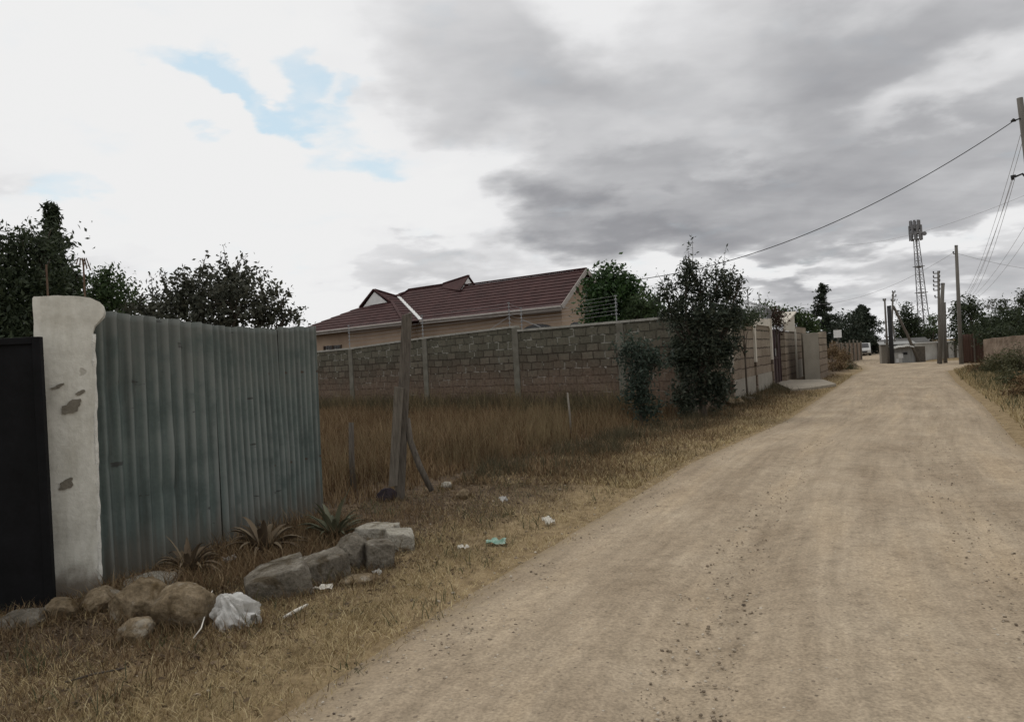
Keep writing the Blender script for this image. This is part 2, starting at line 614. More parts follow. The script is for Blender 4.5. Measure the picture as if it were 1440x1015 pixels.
def plaster_mat():
    m, t, b = newmat('whitewashed_plaster')
    co = t.new('ShaderNodeTexCoord').outputs['Object']
    n1 = t.noise(co, 3.0, 6.0, 0.6)
    n2 = t.noise(co, 22.0, 6.0, 0.65)
    n3 = t.noise(t.vmath('MULTIPLY', co, (9.0, 9.0, 1.4)), 1.0, 5.0, 0.6)
    c = t.ramp(n1, [(0.3, (0.47, 0.455, 0.40)), (0.5, (0.60, 0.585, 0.52)), (0.7, (0.70, 0.685, 0.62))])
    c = t.mix(0.45, c, t.ramp(n3, [(0.33, (0.6, 0.58, 0.52)), (0.55, (1.0, 1.0, 1.0))]), 'MULTIPLY')
    c = t.mix(0.35, c, t.ramp(n2, [(0.3, (0.68, 0.67, 0.64)), (0.6, (1.08, 1.08, 1.08))]), 'MULTIPLY')
    # rising soil stain at the foot, and grime round the flared cap
    z = t.sep(co)[2]
    foot = t.step(t.math('ADD', z, t.math('MULTIPLY', t.math('SUBTRACT', n1, 0.5), 0.75)), 0.34, 0.08)
    c = t.mix(t.math('MULTIPLY', foot, 0.85), c, (0.115, 0.09, 0.065))
    # old spots where the plaster has come away
    sp = t.step(t.noise(co, 5.5, 3.0, 0.5), 0.70, 0.73)
    c = t.mix(t.math('MULTIPLY', sp, 0.5), c, (0.24, 0.215, 0.17))
    t.l.new(c, b.inputs['Base Color'])
    b.inputs['Roughness'].default_value = 0.95
    b.inputs['Specular IOR Level'].default_value = 0.2
    t.l.new(t.bump(t.math('ADD', n2, t.math('MULTIPLY', sp, -0.6)), 0.5, 0.012), b.inputs['Normal'])
    return m


def block_mat(name, c1, c2, mortar, bw=0.42, rh=0.21, msize=0.02, pale=0.35, soil=0.6, moss=0.5):
    """rough quarry-stone courses in object space (x along the wall, z up)"""
    m, t, b = newmat(name)
    co = t.new('ShaderNodeTexCoord').outputs['Object']
    x, y, z = t.sep(co)
    v = t.comb(x, z, 0.0)
    wn = t.noise(v, 2.5, 3.0, 0.5, out=1)
    v2 = t.vmath('ADD', v, t.vmath('MULTIPLY', t.vmath('SUBTRACT', wn, (0.5, 0.5, 0.5)), (0.16, 0.075, 0.0)))
    br = t.new('ShaderNodeTexBrick')
    br.offset = 0.5
    br.squash = 1.0
    t.l.new(v2, br.inputs['Vector'])
    br.inputs['Color1'].default_value = (*c1, 1)
    br.inputs['Color2'].default_value = (*c2, 1)
    br.inputs['Mortar'].default_value = (*mortar, 1)
    br.inputs['Scale'].default_value = 1.0
    br.inputs['Mortar Size'].default_value = msize
    br.inputs['Mortar Smooth'].default_value = 0.35
    br.inputs['Bias'].default_value = 0.0
    br.inputs['Brick Width'].default_value = bw
    br.inputs['Row Height'].default_value = rh
    fac = br.outputs['Fac']
    c = br.outputs['Color']
    n1 = t.noise(co, 1.1, 5.0, 0.6)
    n2 = t.noise(co, 14.0, 6.0, 0.65)
    n4 = t.noise(co, 2.8, 3.0, 0.55)
    # pale lumps of pointing mortar left in some joints
    pm = t.math('MULTIPLY', t.step(fac, 0.45, 0.8), t.step(n4, 0.545, 0.60))
    c = t.mix(t.math('MULTIPLY', pm, pale), c, (0.44, 0.42, 0.37))
    c = t.mix(0.6, c, t.ramp(n2, [(0.3, (0.6, 0.6, 0.6)), (0.7, (1.3, 1.3, 1.3))]), 'MULTIPLY')
    c = t.mix(0.6, c, t.ramp(n1, [(0.3, (0.7, 0.68, 0.66)), (0.7, (1.2, 1.2, 1.2))]), 'MULTIPLY')
    # reddish soil dust below, greenish lichen above
    s = t.step(t.math('ADD', z, t.math('MULTIPLY', t.math('SUBTRACT', n1, 0.5), 1.6)), 1.6, 0.6)
    c = t.mix(t.math('MULTIPLY', s, soil), c, t.ramp(n2, [(0.3, (0.095, 0.062, 0.045)), (0.7, (0.21, 0.15, 0.11))]))
    g = t.step(t.math('ADD', z, t.math('MULTIPLY', t.math('SUBTRACT', n4, 0.5), 2.0)), 1.3, 2.2)
    c = t.mix(t.math('MULTIPLY', g, moss), c, t.ramp(n2, [(0.3, (0.07, 0.078, 0.055)), (0.7, (0.16, 0.165, 0.125))]))
    t.l.new(c, b.inputs['Base Color'])
    b.inputs['Roughness'].default_value = 1.0
    b.inputs['Specular IOR Level'].default_value = 0.1
    h = t.math('SUBTRACT', t.math('MULTIPLY', n2, 0.5), fac)
    t.l.new(t.bump(h, 0.9, 0.035), b.inputs['Normal'])
    return m


def sheet_mat():
    m, t, b = newmat('weathered_painted_iron')
    co = t.new('ShaderNodeTexCoord').outputs['Object']
    oi = t.new('ShaderNodeObjectInfo').outputs['Random']
    x, y, z = t.sep(co)
    streak = t.noise(t.comb(t.math('MULTIPLY', x, 24.0), t.math('MULTIPLY', z, 0.8), t.math('MULTIPLY', oi, 30.0)), 1.0, 5.0, 0.6)
    n1 = t.noise(co, 2.6, 5.0, 0.6)
    n2 = t.noise(co, 40.0, 5.0, 0.7)
    c = t.ramp(n1, [(0.3, (0.066, 0.088, 0.080)), (0.5, (0.088, 0.112, 0.103)), (0.7, (0.115, 0.14, 0.128))])
    c = t.mix(0.85, c, t.ramp(streak, [(0.3, (0.50, 0.48, 0.45)), (0.5, (1.0, 1.0, 1.0)), (0.72, (1.35, 1.33, 1.28))]), 'MULTIPLY')
    c = t.mix(0.3, c, t.ramp(n2, [(0.3, (0.5, 0.5, 0.5)), (0.7, (1.3, 1.3, 1.3))]), 'MULTIPLY')
    # raised ribs coloured lighter in patches, rib light and shade put into the colour
    rib_light = t.math('MULTIPLY', t.step(t.math('ADD', y, t.math('MULTIPLY', t.math('SUBTRACT', streak, 0.5), 0.012)), 0.004, -0.02), t.step(n1, 0.30, 0.55))
    c = t.mix(t.math('MULTIPLY', rib_light, 0.55), c, (0.20, 0.215, 0.20))
    # weathered brownish upper band and soil splash at the foot
    up = t.step(t.math('ADD', z, t.math('MULTIPLY', t.math('SUBTRACT', n1, 0.5), 1.8)), 1.2, 2.1)
    c = t.mix(t.math('MULTIPLY', up, 0.6), c, (0.115, 0.115, 0.10))
    lo = t.step(t.math('ADD', z, t.math('MULTIPLY', t.math('SUBTRACT', streak, 0.5), 0.6)), 0.45, 0.08)
    c = t.mix(t.math('MULTIPLY', lo, 0.6), c, (0.115, 0.092, 0.068))
    nx = t.math('SUBTRACT', t.math('FRACT', t.math('DIVIDE', x, 0.236)), 0.5)
    nx = t.math('MULTIPLY', nx, 0.236)
    nzz = t.math('MINIMUM', t.math('ABSOLUTE', t.math('SUBTRACT', z, 0.62)), t.math('ABSOLUTE', t.math('SUBTRACT', z, 1.5)))
    nd = t.math('SQRT', t.math('ADD', t.math('MULTIPLY', nx, nx), t.math('MULTIPLY', nzz, nzz)))
    nd = t.math('ADD', nd, t.math('MULTIPLY', t.math('SUBTRACT', n2, 0.5), 0.012))
    c = t.mix(t.math('MULTIPLY', t.step(nd, 0.017, 0.008), 0.85), c, (0.06, 0.035, 0.022))
    sc = t.step(t.noise(t.vmath('MULTIPLY', co, (3.0, 3.0, 9.0)), 1.6, 3.0, 0.5), 0.69, 0.72)
    c = t.mix(t.math('MULTIPLY', sc, 0.8), c, (0.035, 0.032, 0.03))
    t.l.new(c, b.inputs['Base Color'])
    b.inputs['Roughness'].default_value = 0.62
    b.inputs['Specular IOR Level'].default_value = 0.35
    t.l.new(t.bump(n2, 0.2, 0.004), b.inputs['Normal'])
    return m


def stonemat(name, cols):
    m, t, b = newmat(name)
    co = t.new('ShaderNodeTexCoord').outputs['Object']
    oi = t.new('ShaderNodeObjectInfo')
    co = t.vmath('ADD', co, t.comb(t.math('MULTIPLY', oi.outputs['Random'], 50.0), 0.0, 0.0))
    n1 = t.noise(co, 9.0, 8.0, 0.65)
    n2 = t.noise(co, 45.0, 8.0, 0.75)
    n3 = t.noise(co, 4.0, 4.0, 0.6, dist=1.5)
    c = t.ramp(n1, [(0.3, cols[0]), (0.5, cols[1]), (0.7, cols[2])])
    c = t.mix(0.8, c, t.ramp(n2, [(0.33, (0.42, 0.41, 0.40)), (0.5, (0.95, 0.95, 0.95)), (0.68, (1.4, 1.4, 1.38))]), 'MULTIPLY')
    c = t.mix(t.step(n3, 0.52, 0.66), c, t.mix(1.0, c, (0.55, 0.50, 0.42), 'MULTIPLY'))
    c = t.mix(t.math('MULTIPLY', t.step(n3, 0.42, 0.30), 0.55), c, (0.40, 0.375, 0.32))
    t.l.new(c, b.inputs['Base Color'])
    b.inputs['Roughness'].default_value = 1.0
    b.inputs['Specular IOR Level'].default_value = 0.1
    h = t.math('ADD', t.math('MULTIPLY', n1, 0.7), t.math('MULTIPLY', n2, 0.45))
    t.l.new(t.bump(h, 1.0, 0.045), b.inputs['Normal'])
    return m


MT['plaster'] = plaster_mat()
MT['mortar'] = pmat('rough_white_mortar', [(0.5, 0.49, 0.44), (0.68, 0.66, 0.6)], 12, 0.95, 0.6, 40, 0.02)
MT['spalled'] = pmat('bare_cement', [(0.13, 0.115, 0.09), (0.22, 0.2, 0.16)], 14, 1.0, 0.6, 50, 0.01)
MT['gate'] = pmat('black_gate_paint', [(0.004, 0.004, 0.004), (0.009, 0.009, 0.010)], 5, 0.7, 0.1, 40, 0.003, spec=0.12)
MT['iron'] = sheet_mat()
MT['rust'] = pmat('rusty_rod', [(0.07, 0.045, 0.03), (0.14, 0.09, 0.06)], 20, 0.9, 0.3)
MT['wood_dark'] = pmat('weathered_dark_timber', [(0.05, 0.042, 0.034), (0.10, 0.085, 0.068), (0.15, 0.13, 0.105)], 6, 0.95, 0.6, 30, 0.012, stretch=(8, 8, 0.9))
MT['wood_grey'] = pmat('grey_old_plank', [(0.15, 0.135, 0.112), (0.25, 0.225, 0.185)], 6, 0.95, 0.5, 30, 0.01, stretch=(8, 8, 0.9))
MT['wood_mid'] = pmat('old_plank', [(0.075, 0.064, 0.05), (0.14, 0.122, 0.098), (0.19, 0.168, 0.136)], 6, 0.95, 0.6, 30, 0.012, stretch=(8, 8, 0.9))
MT['bark'] = pmat('bark', [(0.05, 0.04, 0.03), (0.11, 0.09, 0.07)], 8, 1.0, 0.6, 30, 0.015, stretch=(3, 3, 0.6))
MT['pole'] = pmat('creosoted_pole', [(0.10, 0.092, 0.08), (0.17, 0.158, 0.14)], 3, 0.95, 0.4, 20, 0.01, stretch=(6, 6, 0.5))
MT['steel'] = pmat('galvanised_steel', [(0.20, 0.205, 0.21), (0.30, 0.305, 0.31)], 6, 0.6, 0.1, spec=0.4)
MT['black'] = pmat('dark_fitting', [(0.015, 0.015, 0.016), (0.03, 0.03, 0.03)], 8, 0.7, 0.1)
MT['antenna'] = pmat('dark_antenna_grey', [(0.13, 0.13, 0.135), (0.18, 0.18, 0.185)], 4, 0.7, 0.0)
MT['mast'] = pmat('mast_grey', [(0.13, 0.13, 0.135), (0.18, 0.18, 0.185)], 4, 0.7, 0.0)
MT['dark_tin'] = pmat('dark_roof_tin', [(0.06, 0.058, 0.054), (0.10, 0.096, 0.09)], 2, 0.8, 0.1)
MT['cable'] = pmat('cable', [(0.02, 0.02, 0.022), (0.03, 0.03, 0.03)], 4, 0.7, 0.0)
MT['wirefaint'] = pmat('bare_wire', [(0.26, 0.26, 0.265), (0.32, 0.32, 0.32)], 4, 0.7, 0.0)
MT['lotwall'] = block_mat('quarry_stone_wall', (0.088, 0.076, 0.058), (0.15, 0.13, 0.10), (0.058, 0.048, 0.037), 0.37, 0.205, 0.018, 0.8, soil=0.8, moss=0.35)
MT['concrete'] = pmat('grey_concrete', [(0.095, 0.088, 0.068), (0.15, 0.14, 0.112), (0.20, 0.188, 0.155)], 3, 0.95, 0.4, 30, 0.012)
MT['coping'] = pmat('pale_coping', [(0.26, 0.25, 0.215), (0.40, 0.385, 0.34)], 4, 0.95, 0.3, 30)
MT['cstone'] = block_mat('dressed_stone_panel', (0.20, 0.165, 0.125), (0.26, 0.22, 0.17), (0.07, 0.055, 0.042), 3.0, 0.30, 0.022, 0.15, 0.35, 0.05)
MT['trim'] = pmat('cream_concrete_trim', [(0.42, 0.385, 0.32), (0.58, 0.54, 0.46)], 3, 0.9, 0.2, 30)
MT['board'] = pmat('pale_vertical_boards', [(0.42, 0.38, 0.31), (0.52, 0.48, 0.40)], 3, 0.8, 0.2, 30, stretch=(14, 14, 0.6))
MT['plasterwall'] = pmat('grey_cement_render', [(0.20, 0.18, 0.145), (0.29, 0.265, 0.22)], 1.6, 0.95, 0.3, 25)
MT['maroon'] = pmat('dark_maroon_gate', [(0.022, 0.009, 0.010), (0.035, 0.014, 0.014)], 4, 0.6, 0.1)
MT['mud'] = pmat('mud_plaster', [(0.13, 0.095, 0.068), (0.20, 0.15, 0.11), (0.26, 0.205, 0.155)], 1.6, 1.0, 0.6, 14, 0.03)
MT['redrust'] = pmat('rust_red_sheet', [(0.045, 0.026, 0.019), (0.085, 0.048, 0.034)], 2.5, 0.9, 0.2, 20, stretch=(6, 6, 0.6))
MT['roof'] = pmat('maroon_roof_tiles', [(0.034, 0.0125, 0.012), (0.050, 0.0185, 0.0175), (0.068, 0.028, 0.026)], 2.2, 0.8, 0.25, 45, 0.006, spec=0.25)
MT['white'] = pmat('white_board', [(0.62, 0.62, 0.60), (0.74, 0.74, 0.72)], 3, 0.8, 0.1)
MT['fascia'] = pmat('pale_fascia', [(0.26, 0.235, 0.21), (0.36, 0.33, 0.30)], 3, 0.8, 0.1)
MT['house'] = pmat('beige_render', [(0.29, 0.215, 0.155), (0.37, 0.28, 0.205)], 1.2, 0.95, 0.2, 30)
MT['glass'] = pmat('dark_glass', [(0.012, 0.011, 0.011), (0.02, 0.019, 0.018)], 2, 0.25, 0.0, spec=0.5)
MT['wframe'] = pmat('brown_window_frame', [(0.05, 0.03, 0.022), (0.08, 0.05, 0.036)], 5, 0.7, 0.1)
MT['curtain'] = pmat('white_curtain', [(0.55, 0.55, 0.52), (0.68, 0.68, 0.65)], 5, 0.9, 0.1)
MT['stone_tan'] = stonemat('tan_fieldstone', [(0.13, 0.098, 0.06), (0.215, 0.165, 0.105), (0.33, 0.265, 0.18)])
MT['stone_grey'] = stonemat('grey_stone', [(0.10, 0.088, 0.068), (0.17, 0.15, 0.12), (0.27, 0.245, 0.20)])
MT['stone_pale'] = stonemat('pale_dressed_stone', [(0.25, 0.23, 0.185), (0.36, 0.335, 0.28), (0.45, 0.42, 0.36)])
MT['bag'] = pmat('white_plastic', [(0.26, 0.245, 0.215), (0.50, 0.49, 0.46), (0.62, 0.61, 0.58)], 8, 0.45, 0.4, 30, 0.006, spec=0.5)
MT['paper'] = pmat('scrap_paper', [(0.55, 0.52, 0.45), (0.70, 0.67, 0.6)], 20, 0.8, 0.2)
MT['green_pack'] = pmat('green_packet', [(0.10, 0.25, 0.17), (0.22, 0.36, 0.29), (0.45, 0.55, 0.48)], 25, 0.5, 0.1)
MT['rag'] = pmat('dark_rag', [(0.022, 0.017, 0.022), (0.045, 0.035, 0.038)], 8, 1.0, 0.4)
MT['pebble'] = None
MT['tin'] = pmat('grey_tin', [(0.20, 0.20, 0.19), (0.32, 0.32, 0.305)], 2, 0.7, 0.1, stretch=(5, 5, 0.7))
MT['limewash'] = pmat('stained_limewash', [(0.26, 0.25, 0.225), (0.44, 0.43, 0.40), (0.56, 0.55, 0.52)], 0.9, 0.95, 0.1, 10)
MT['car'] = pmat('silver_car_paint', [(0.38, 0.38, 0.36), (0.44, 0.44, 0.42)], 3, 0.35, 0.0, spec=0.6)
MT['tyre'] = pmat('tyre', [(0.015, 0.015, 0.015), (0.025, 0.025, 0.025)], 8, 0.9, 0.1)
MT['leaf_dark'] = leafmat('leaf_dark_green', [(0.022, 0.032, 0.016), (0.036, 0.05, 0.024), (0.055, 0.07, 0.034)])
MT['leaf_mid'] = leafmat('leaf_mid_green', [(0.032, 0.052, 0.020), (0.05, 0.08, 0.03), (0.078, 0.11, 0.045)])
MT['leaf_citrus'] = leafmat('leaf_glossy_green', [(0.020, 0.042, 0.014), (0.032, 0.065, 0.02), (0.06, 0.105, 0.035)], 0.4)
MT['leaf_olive'] = leafmat('leaf_grey_olive', [(0.042, 0.046, 0.032), (0.06, 0.064, 0.044), (0.085, 0.085, 0.06)])
MT['leaf_blue'] = leafmat('leaf_bluish', [(0.026, 0.04, 0.03), (0.04, 0.058, 0.042), (0.06, 0.08, 0.058)])
MT['leaf_shade'] = leafmat('leaf_deep_green', [(0.018, 0.026, 0.018), (0.03, 0.042, 0.027), (0.055, 0.066, 0.044), (0.08, 0.09, 0.062)])
MT['leaf_conifer'] = leafmat('needle_green', [(0.018, 0.028, 0.017), (0.03, 0.042, 0.026), (0.045, 0.056, 0.036)], trans=0.1)
MT['scrub'] = leafmat('scrub_green', [(0.055, 0.06, 0.028), (0.085, 0.088, 0.042), (0.13, 0.12, 0.062)])
MT['drygrass'] = leafmat('dead_grass', [(0.066, 0.039, 0.020), (0.128, 0.08, 0.041), (0.195, 0.133, 0.07), (0.31, 0.23, 0.135)], 0.9, 0.2)
MT['tanweed'] = leafmat('tan_weed', [(0.10, 0.072, 0.038), (0.17, 0.128, 0.068), (0.24, 0.19, 0.105)], 0.9, 0.2)
MT['weed'] = leafmat('dull_green_weed', [(0.05, 0.046, 0.026), (0.085, 0.074, 0.042), (0.125, 0.098, 0.056)], 0.9, 0.2)
MT['straw'] = leafmat('short_straw', [(0.15, 0.107, 0.054), (0.30, 0.227, 0.114), (0.43, 0.34, 0.185), (0.54, 0.45, 0.27)], 0.95, 0.15)
MT['litter'] = leafmat('leaf_litter', [(0.05, 0.035, 0.022), (0.115, 0.08, 0.05), (0.19, 0.14, 0.09)], 0.95, 0.05)
MT['sisal'] = leafmat('sisal_leaf', [(0.07, 0.075, 0.045), (0.10, 0.105, 0.062), (0.14, 0.14, 0.09)], 0.7, 0.05)
MT['sisal_dry'] = leafmat('dry_sisal_leaf', [(0.085, 0.062, 0.04), (0.14, 0.105, 0.068), (0.20, 0.16, 0.105)], 0.9, 0.05)


# ------------------------------------------------------------------ foliage
def kites(P, size, aspect=0.45, up=0.4, droop=0.0, jitter=0.35, r=None):
    """one bent four-cornered leaf per point; returns V, F"""
    r = r or rng
    n = len(P)
    d = r.normal(size=(n, 3))
    d[:, 2] += up - droop
    d /= np.linalg.norm(d, axis=1)[:, None]
    q = r.normal(size=(n, 3))
    s = np.cross(d, q)
    s /= np.linalg.norm(s, axis=1)[:, None] + 1e-9
    nn = np.cross(d, s)
    L = size * (1 + jitter * r.normal(size=n)).clip(0.4, 1.9)[:, None]
    W = L * aspect * 0.5
    a = P - d * L * 0.5
    m = P + nn * L * 0.08
    V = np.stack([a, m + s * W, P + d * L * 0.5, m - s * W], 1).reshape(-1, 3)
    F = np.arange(4 * n).reshape(n, 4)
    return V, F


def ell(n, c, rad, r=None, pw=0.45):
    r = r or rng
    d = r.normal(size=(n, 3))
    d /= np.linalg.norm(d, axis=1)[:, None]
    k = r.random(n)[:, None] ** pw
    return np.array(c) + d * k * np.array(rad)


def canopy(blobs, clumps, per, cr_, size, aspect=0.45, droop=0.0, cflat=0.8):
    """blobs: (centre, radii); clumps of leaves spread through them"""
    vol = np.array([b[1][0] * b[1][1] * b[1][2] for b in blobs]) ** 0.7
    vol /= vol.sum()
    Ps = []
    for (c, rad), w in zip(blobs, vol):
        k = max(2, int(round(clumps * w)))
        C = ell(k, c, rad)
        m = rng.poisson(per, k).clip(3)
        idx = np.repeat(np.arange(k), m)
        rr = cr_ * (0.6 + 0.8 * rng.random(k))
        Ps.append(C[idx] + rng.normal(size=(len(idx), 3)) * rr[idx][:, None] * np.array([0.6, 0.6, 0.6 * cflat]))
    return kites(np.concatenate(Ps), size, aspect, droop=droop)


def sprig(mb, base, d, L, n, size, out, bend=0.25):
    base = Vector(base)
    d = Vector(d).normalized()
    side = Vector(rng.normal(size=3)) * bend
    pts = [base + d * (L * k / 5) + side * L * (k / 5) ** 2 for k in range(6)]
    mb.tube(pts, [0.006 * (1.3 - k / 5) for k in range(6)], 4, False)
    for i in range(n):
        f = 0.15 + 0.85 * i / n
        k = min(4, int(f * 5))
        p = pts[k].lerp(pts[k + 1], f * 5 - k)
        out.append(np.array(p) + rng.normal(size=3) * size * 0.55)


def limbs(base_r, base, blobs, up=0.35, n_twig=3, seg=7):
    """trunk with a limb into every blob and a few twigs, local coords from (0,0,0)"""
    mb = MB()
    if not blobs: return mb
    cen = Vector(np.mean([b[0] for b in blobs], axis=0))
    lowest = min(b[0][2] - b[1][2] for b in blobs)
    hf = max(0.25, min(cen.z * 0.55, lowest + 0.5 * (cen.z - lowest)))
    fork = Vector((cen.x * 0.4, cen.y * 0.4, hf))
    rr = random.Random(len(blobs) * 31 + int(base_r * 1000))
    wig = lambda s: Vector((rr.uniform(-s, s), rr.uniform(-s, s), 0))
    mb.tube([(0, 0, -0.15), Vector((0, 0, hf * 0.3)) + wig(base_r), fork * 0.7 + wig(base_r * 0.6), fork], [base_r * 1.25, base_r, base_r * 0.85, base_r * 0.75], seg)
    for c, rad in blobs:
        c = Vector(c)
        mid = fork.lerp(c, 0.5) + wig(0.12 * (c - fork).length)
        mb.tube([fork - Vector((0, 0, 0.05)), mid, c], [base_r * 0.6, base_r * 0.4, base_r * 0.18], 6)
        for k in range(n_twig):
            e = c + Vector((rr.uniform(-1, 1) * rad[0], rr.uniform(-1, 1) * rad[1], rr.uniform(-0.2, 1) * rad[2])) * 0.8
            mb.tube([mid.lerp(c, 0.6), c.lerp(e, 0.5) + wig(0.06), e], [base_r * 0.22, base_r * 0.13, base_r * 0.06], 5)
    return mb


def pblob(px, py, Y, rx, ry, dz=None):
    """blob from the survey photo at depth Y, radii in photo pixels; depth radius like the width"""
    c = At(px, py, Y)
    k = Y / FOC
    return (c, (rx * k, (dz if dz is not None else rx * 0.8) * k, ry * k))


def tree(name, label, cat, base, blobs, clumps, per, cr_, leaf, mat, trunk_r=0.1, aspect=0.45, droop=0.0, group=None, sprigs=(), n_twig=3, stem='trunk', cflat=0.8):
    base = Vector(base)
    o = thing(name, label, cat, base, 0, group)
    B = [(tuple(Vector(c) - base), r_) for c, r_ in blobs]
    tm = limbs(trunk_r, base, B, n_twig=n_twig)
    ex = []
    for (p, d, L, n) in sprigs:
        sprig(tm, Vector(p) - base, d, L, n, leaf, ex)
    tm.build(stem, MT['bark'], o, smooth=True)
    V, F = canopy(B, clumps, per, cr_, leaf, aspect, droop, cflat)
    if ex:
        V2, F2 = kites(np.array(ex), leaf * 0.9, aspect, droop=droop)
        F = np.concatenate([F, F2 + len(V)])
        V = np.concatenate([V, V2])
    fast('crown', V, F, mat, o)
    return o


def conifer(name, label, base, H, Rb, mat, n_br=120, per=60, leaf=0.16, power=0.8, base_f=0.08, droop=0.25, rag=0.35, asp=0.22, group=None, tip=0.05):
    base = Vector(base)
    o = thing(name, label, 'tree', base, 0, group)
    mb = MB()
    mb.tube([(0, 0, -0.2), (0.02 * H, 0, H * 0.5), (0, 0, H * 0.97)], [H * 0.02, H * 0.013, H * 0.003], 7)
    P = []
    for i in range(n_br):
        f = base_f + (1 - base_f) * (i / n_br) ** 0.9
        L = (Rb * (1 - f) ** power + tip) * (1 + rag * rng.normal())
        L = max(0.08, L)
        a = rng.random() * 2 * PI
        d = Vector((math.cos(a), math.sin(a), 0))
        p0 = Vector((0, 0, f * H))
        p1 = p0 + d * L * 0.55 + Vector((0, 0, 0.16 * L))
        p2 = p0 + d * L + Vector((0, 0, (0.12 - droop) * L))
        if L > 0.2: mb.tube([p0, p1, p2], [0.012 + L * 0.008, 0.01, 0.004], 4, False)
        m = max(6, int(per * (0.3 + L / max(Rb, 0.1))))
        tt = rng.random(m) ** 0.7
        q = np.array(p0)[None] * ((1 - tt) ** 2)[:, None] + 2 * (tt * (1 - tt))[:, None] * np.array(p1)[None] + (tt ** 2)[:, None] * np.array(p2)[None]
        P.append(q + rng.normal(size=(m, 3)) * np.array([0.09, 0.09, 0.07]) * (0.5 + L * 0.6))
    mb.build('trunk', MT['bark'], o, smooth=True)
    V, F = kites(np.concatenate(P), leaf, asp, up=0.1, droop=droop)
    fast('crown', V, F, mat, o)
    return o


def blades(X, Y, Z, h, w, lean, r=None):
    """grass blades: five verts, three tris each"""
    r = r or rng
    n = len(X)
    a = r.random(n) * 2 * PI
    la = r.random(n) * 2 * PI
    dx, dy = np.cos(a) * w / 2, np.sin(a) * w / 2
    lx, ly = np.cos(la) * lean * h, np.sin(la) * lean * h
    hz = h * np.sqrt(np.clip(1 - np.minimum(lean, 0.98) ** 2, 0.03, 1))
    B = np.stack([X, Y, Z - 0.01], 1)
    D = np.stack([dx, dy, 0 * dx], 1)
    Lm = np.stack([lx * 0.35, ly * 0.35, hz * 0.6], 1)
    Lt = np.stack([lx, ly, hz], 1)
    V = np.stack([B - D, B + D, B + Lm - D * 0.7, B + Lm + D * 0.7, B + Lt], 1).reshape(-1, 3)
    k = np.arange(n)[:, None] * 5
    F = np.concatenate([k + [0, 1, 3], k + [0, 3, 2], k + [2, 3, 4]], 0)
    return V, F


def in_poly(X, Y, poly):
    ins = np.zeros(len(X), bool)
    n = len(poly)
    for i in range(n):
        x0, y0 = poly[i][:2]
        x1, y1 = poly[(i + 1) % n][:2]
        c = ((y0 > Y) != (y1 > Y)) & (X < (x1 - x0) * (Y - y0) / (y1 - y0 + 1e-12) + x0)
        ins ^= c
    return ins


def scatter(poly, n, keep=None):
    P = np.array([p[:2] for p in poly])
    drive = [G(*p)[:2] for p in ((1086, 541), (1104, 535.5), (1158, 535.5), (1180, 543), (1140, 551), (1110, 553))]
    lo, hi = P.min(0), P.max(0)
    out = []
    got = 0
    for _ in range(60):
        q = lo + rng.random((n * 2, 2)) * (hi - lo)
        m = in_poly(q[:, 0], q[:, 1], poly) & ~in_poly(q[:, 0], q[:, 1], drive)
        if keep is not None: m &= rng.random(len(q)) < keep(q[:, 0], q[:, 1])
        out.append(q[m])
        got += m.sum()
        if got >= n: break
    q = np.concatenate(out)[:n]
    return q[:, 0], q[:, 1]


# ------------------------------------------------------------------ gate, pillar, iron sheets
FA = Vector((-3.12, 5.50, 0))     # fence starts beside the pillar
FB = Vector((-2.04, 7.97, 0))
FD = (FB - FA)
FLEN = FD.length
FDN = FD.normalized()


def build_gate():
    # outward-facing line of the gate runs on from the fence line, towards and past the camera's left
    hinge = At(62, 640, 5.02)
    hinge.z = 0
    d = Vector((-0.93, -0.12, 0)).normalized()
    o = thing('metal_gate', 'black sheet metal gate leaf at the left edge beside the white pillar', 'gate', hinge, rzof(d))
    # local x runs away from the pillar
    top = 1.82
    m = MB()
    m.box((0.02, -0.004, 0.05), (2.3, 0.004, top - 0.02))
    m.build('panel', MT['gate'], o)
    m = MB()
    for (a, b) in (((-0.02, -0.025, 0.03), (0.03, 0.025, top)), ((2.29, -0.025, 0.03), (2.34, 0.025, top)), ((0.03, -0.0245, 0.03), (2.29, 0.0245, 0.075)), ((0.03, -0.0245, top - 0.045), (2.29, 0.0245, top - 0.001)), ((0.03, -0.0235, 0.9), (2.29, -0.0045, 0.94))):
        m.box(a, b)
    m.build('frame', MT['gate'], o, bevel=0.004)


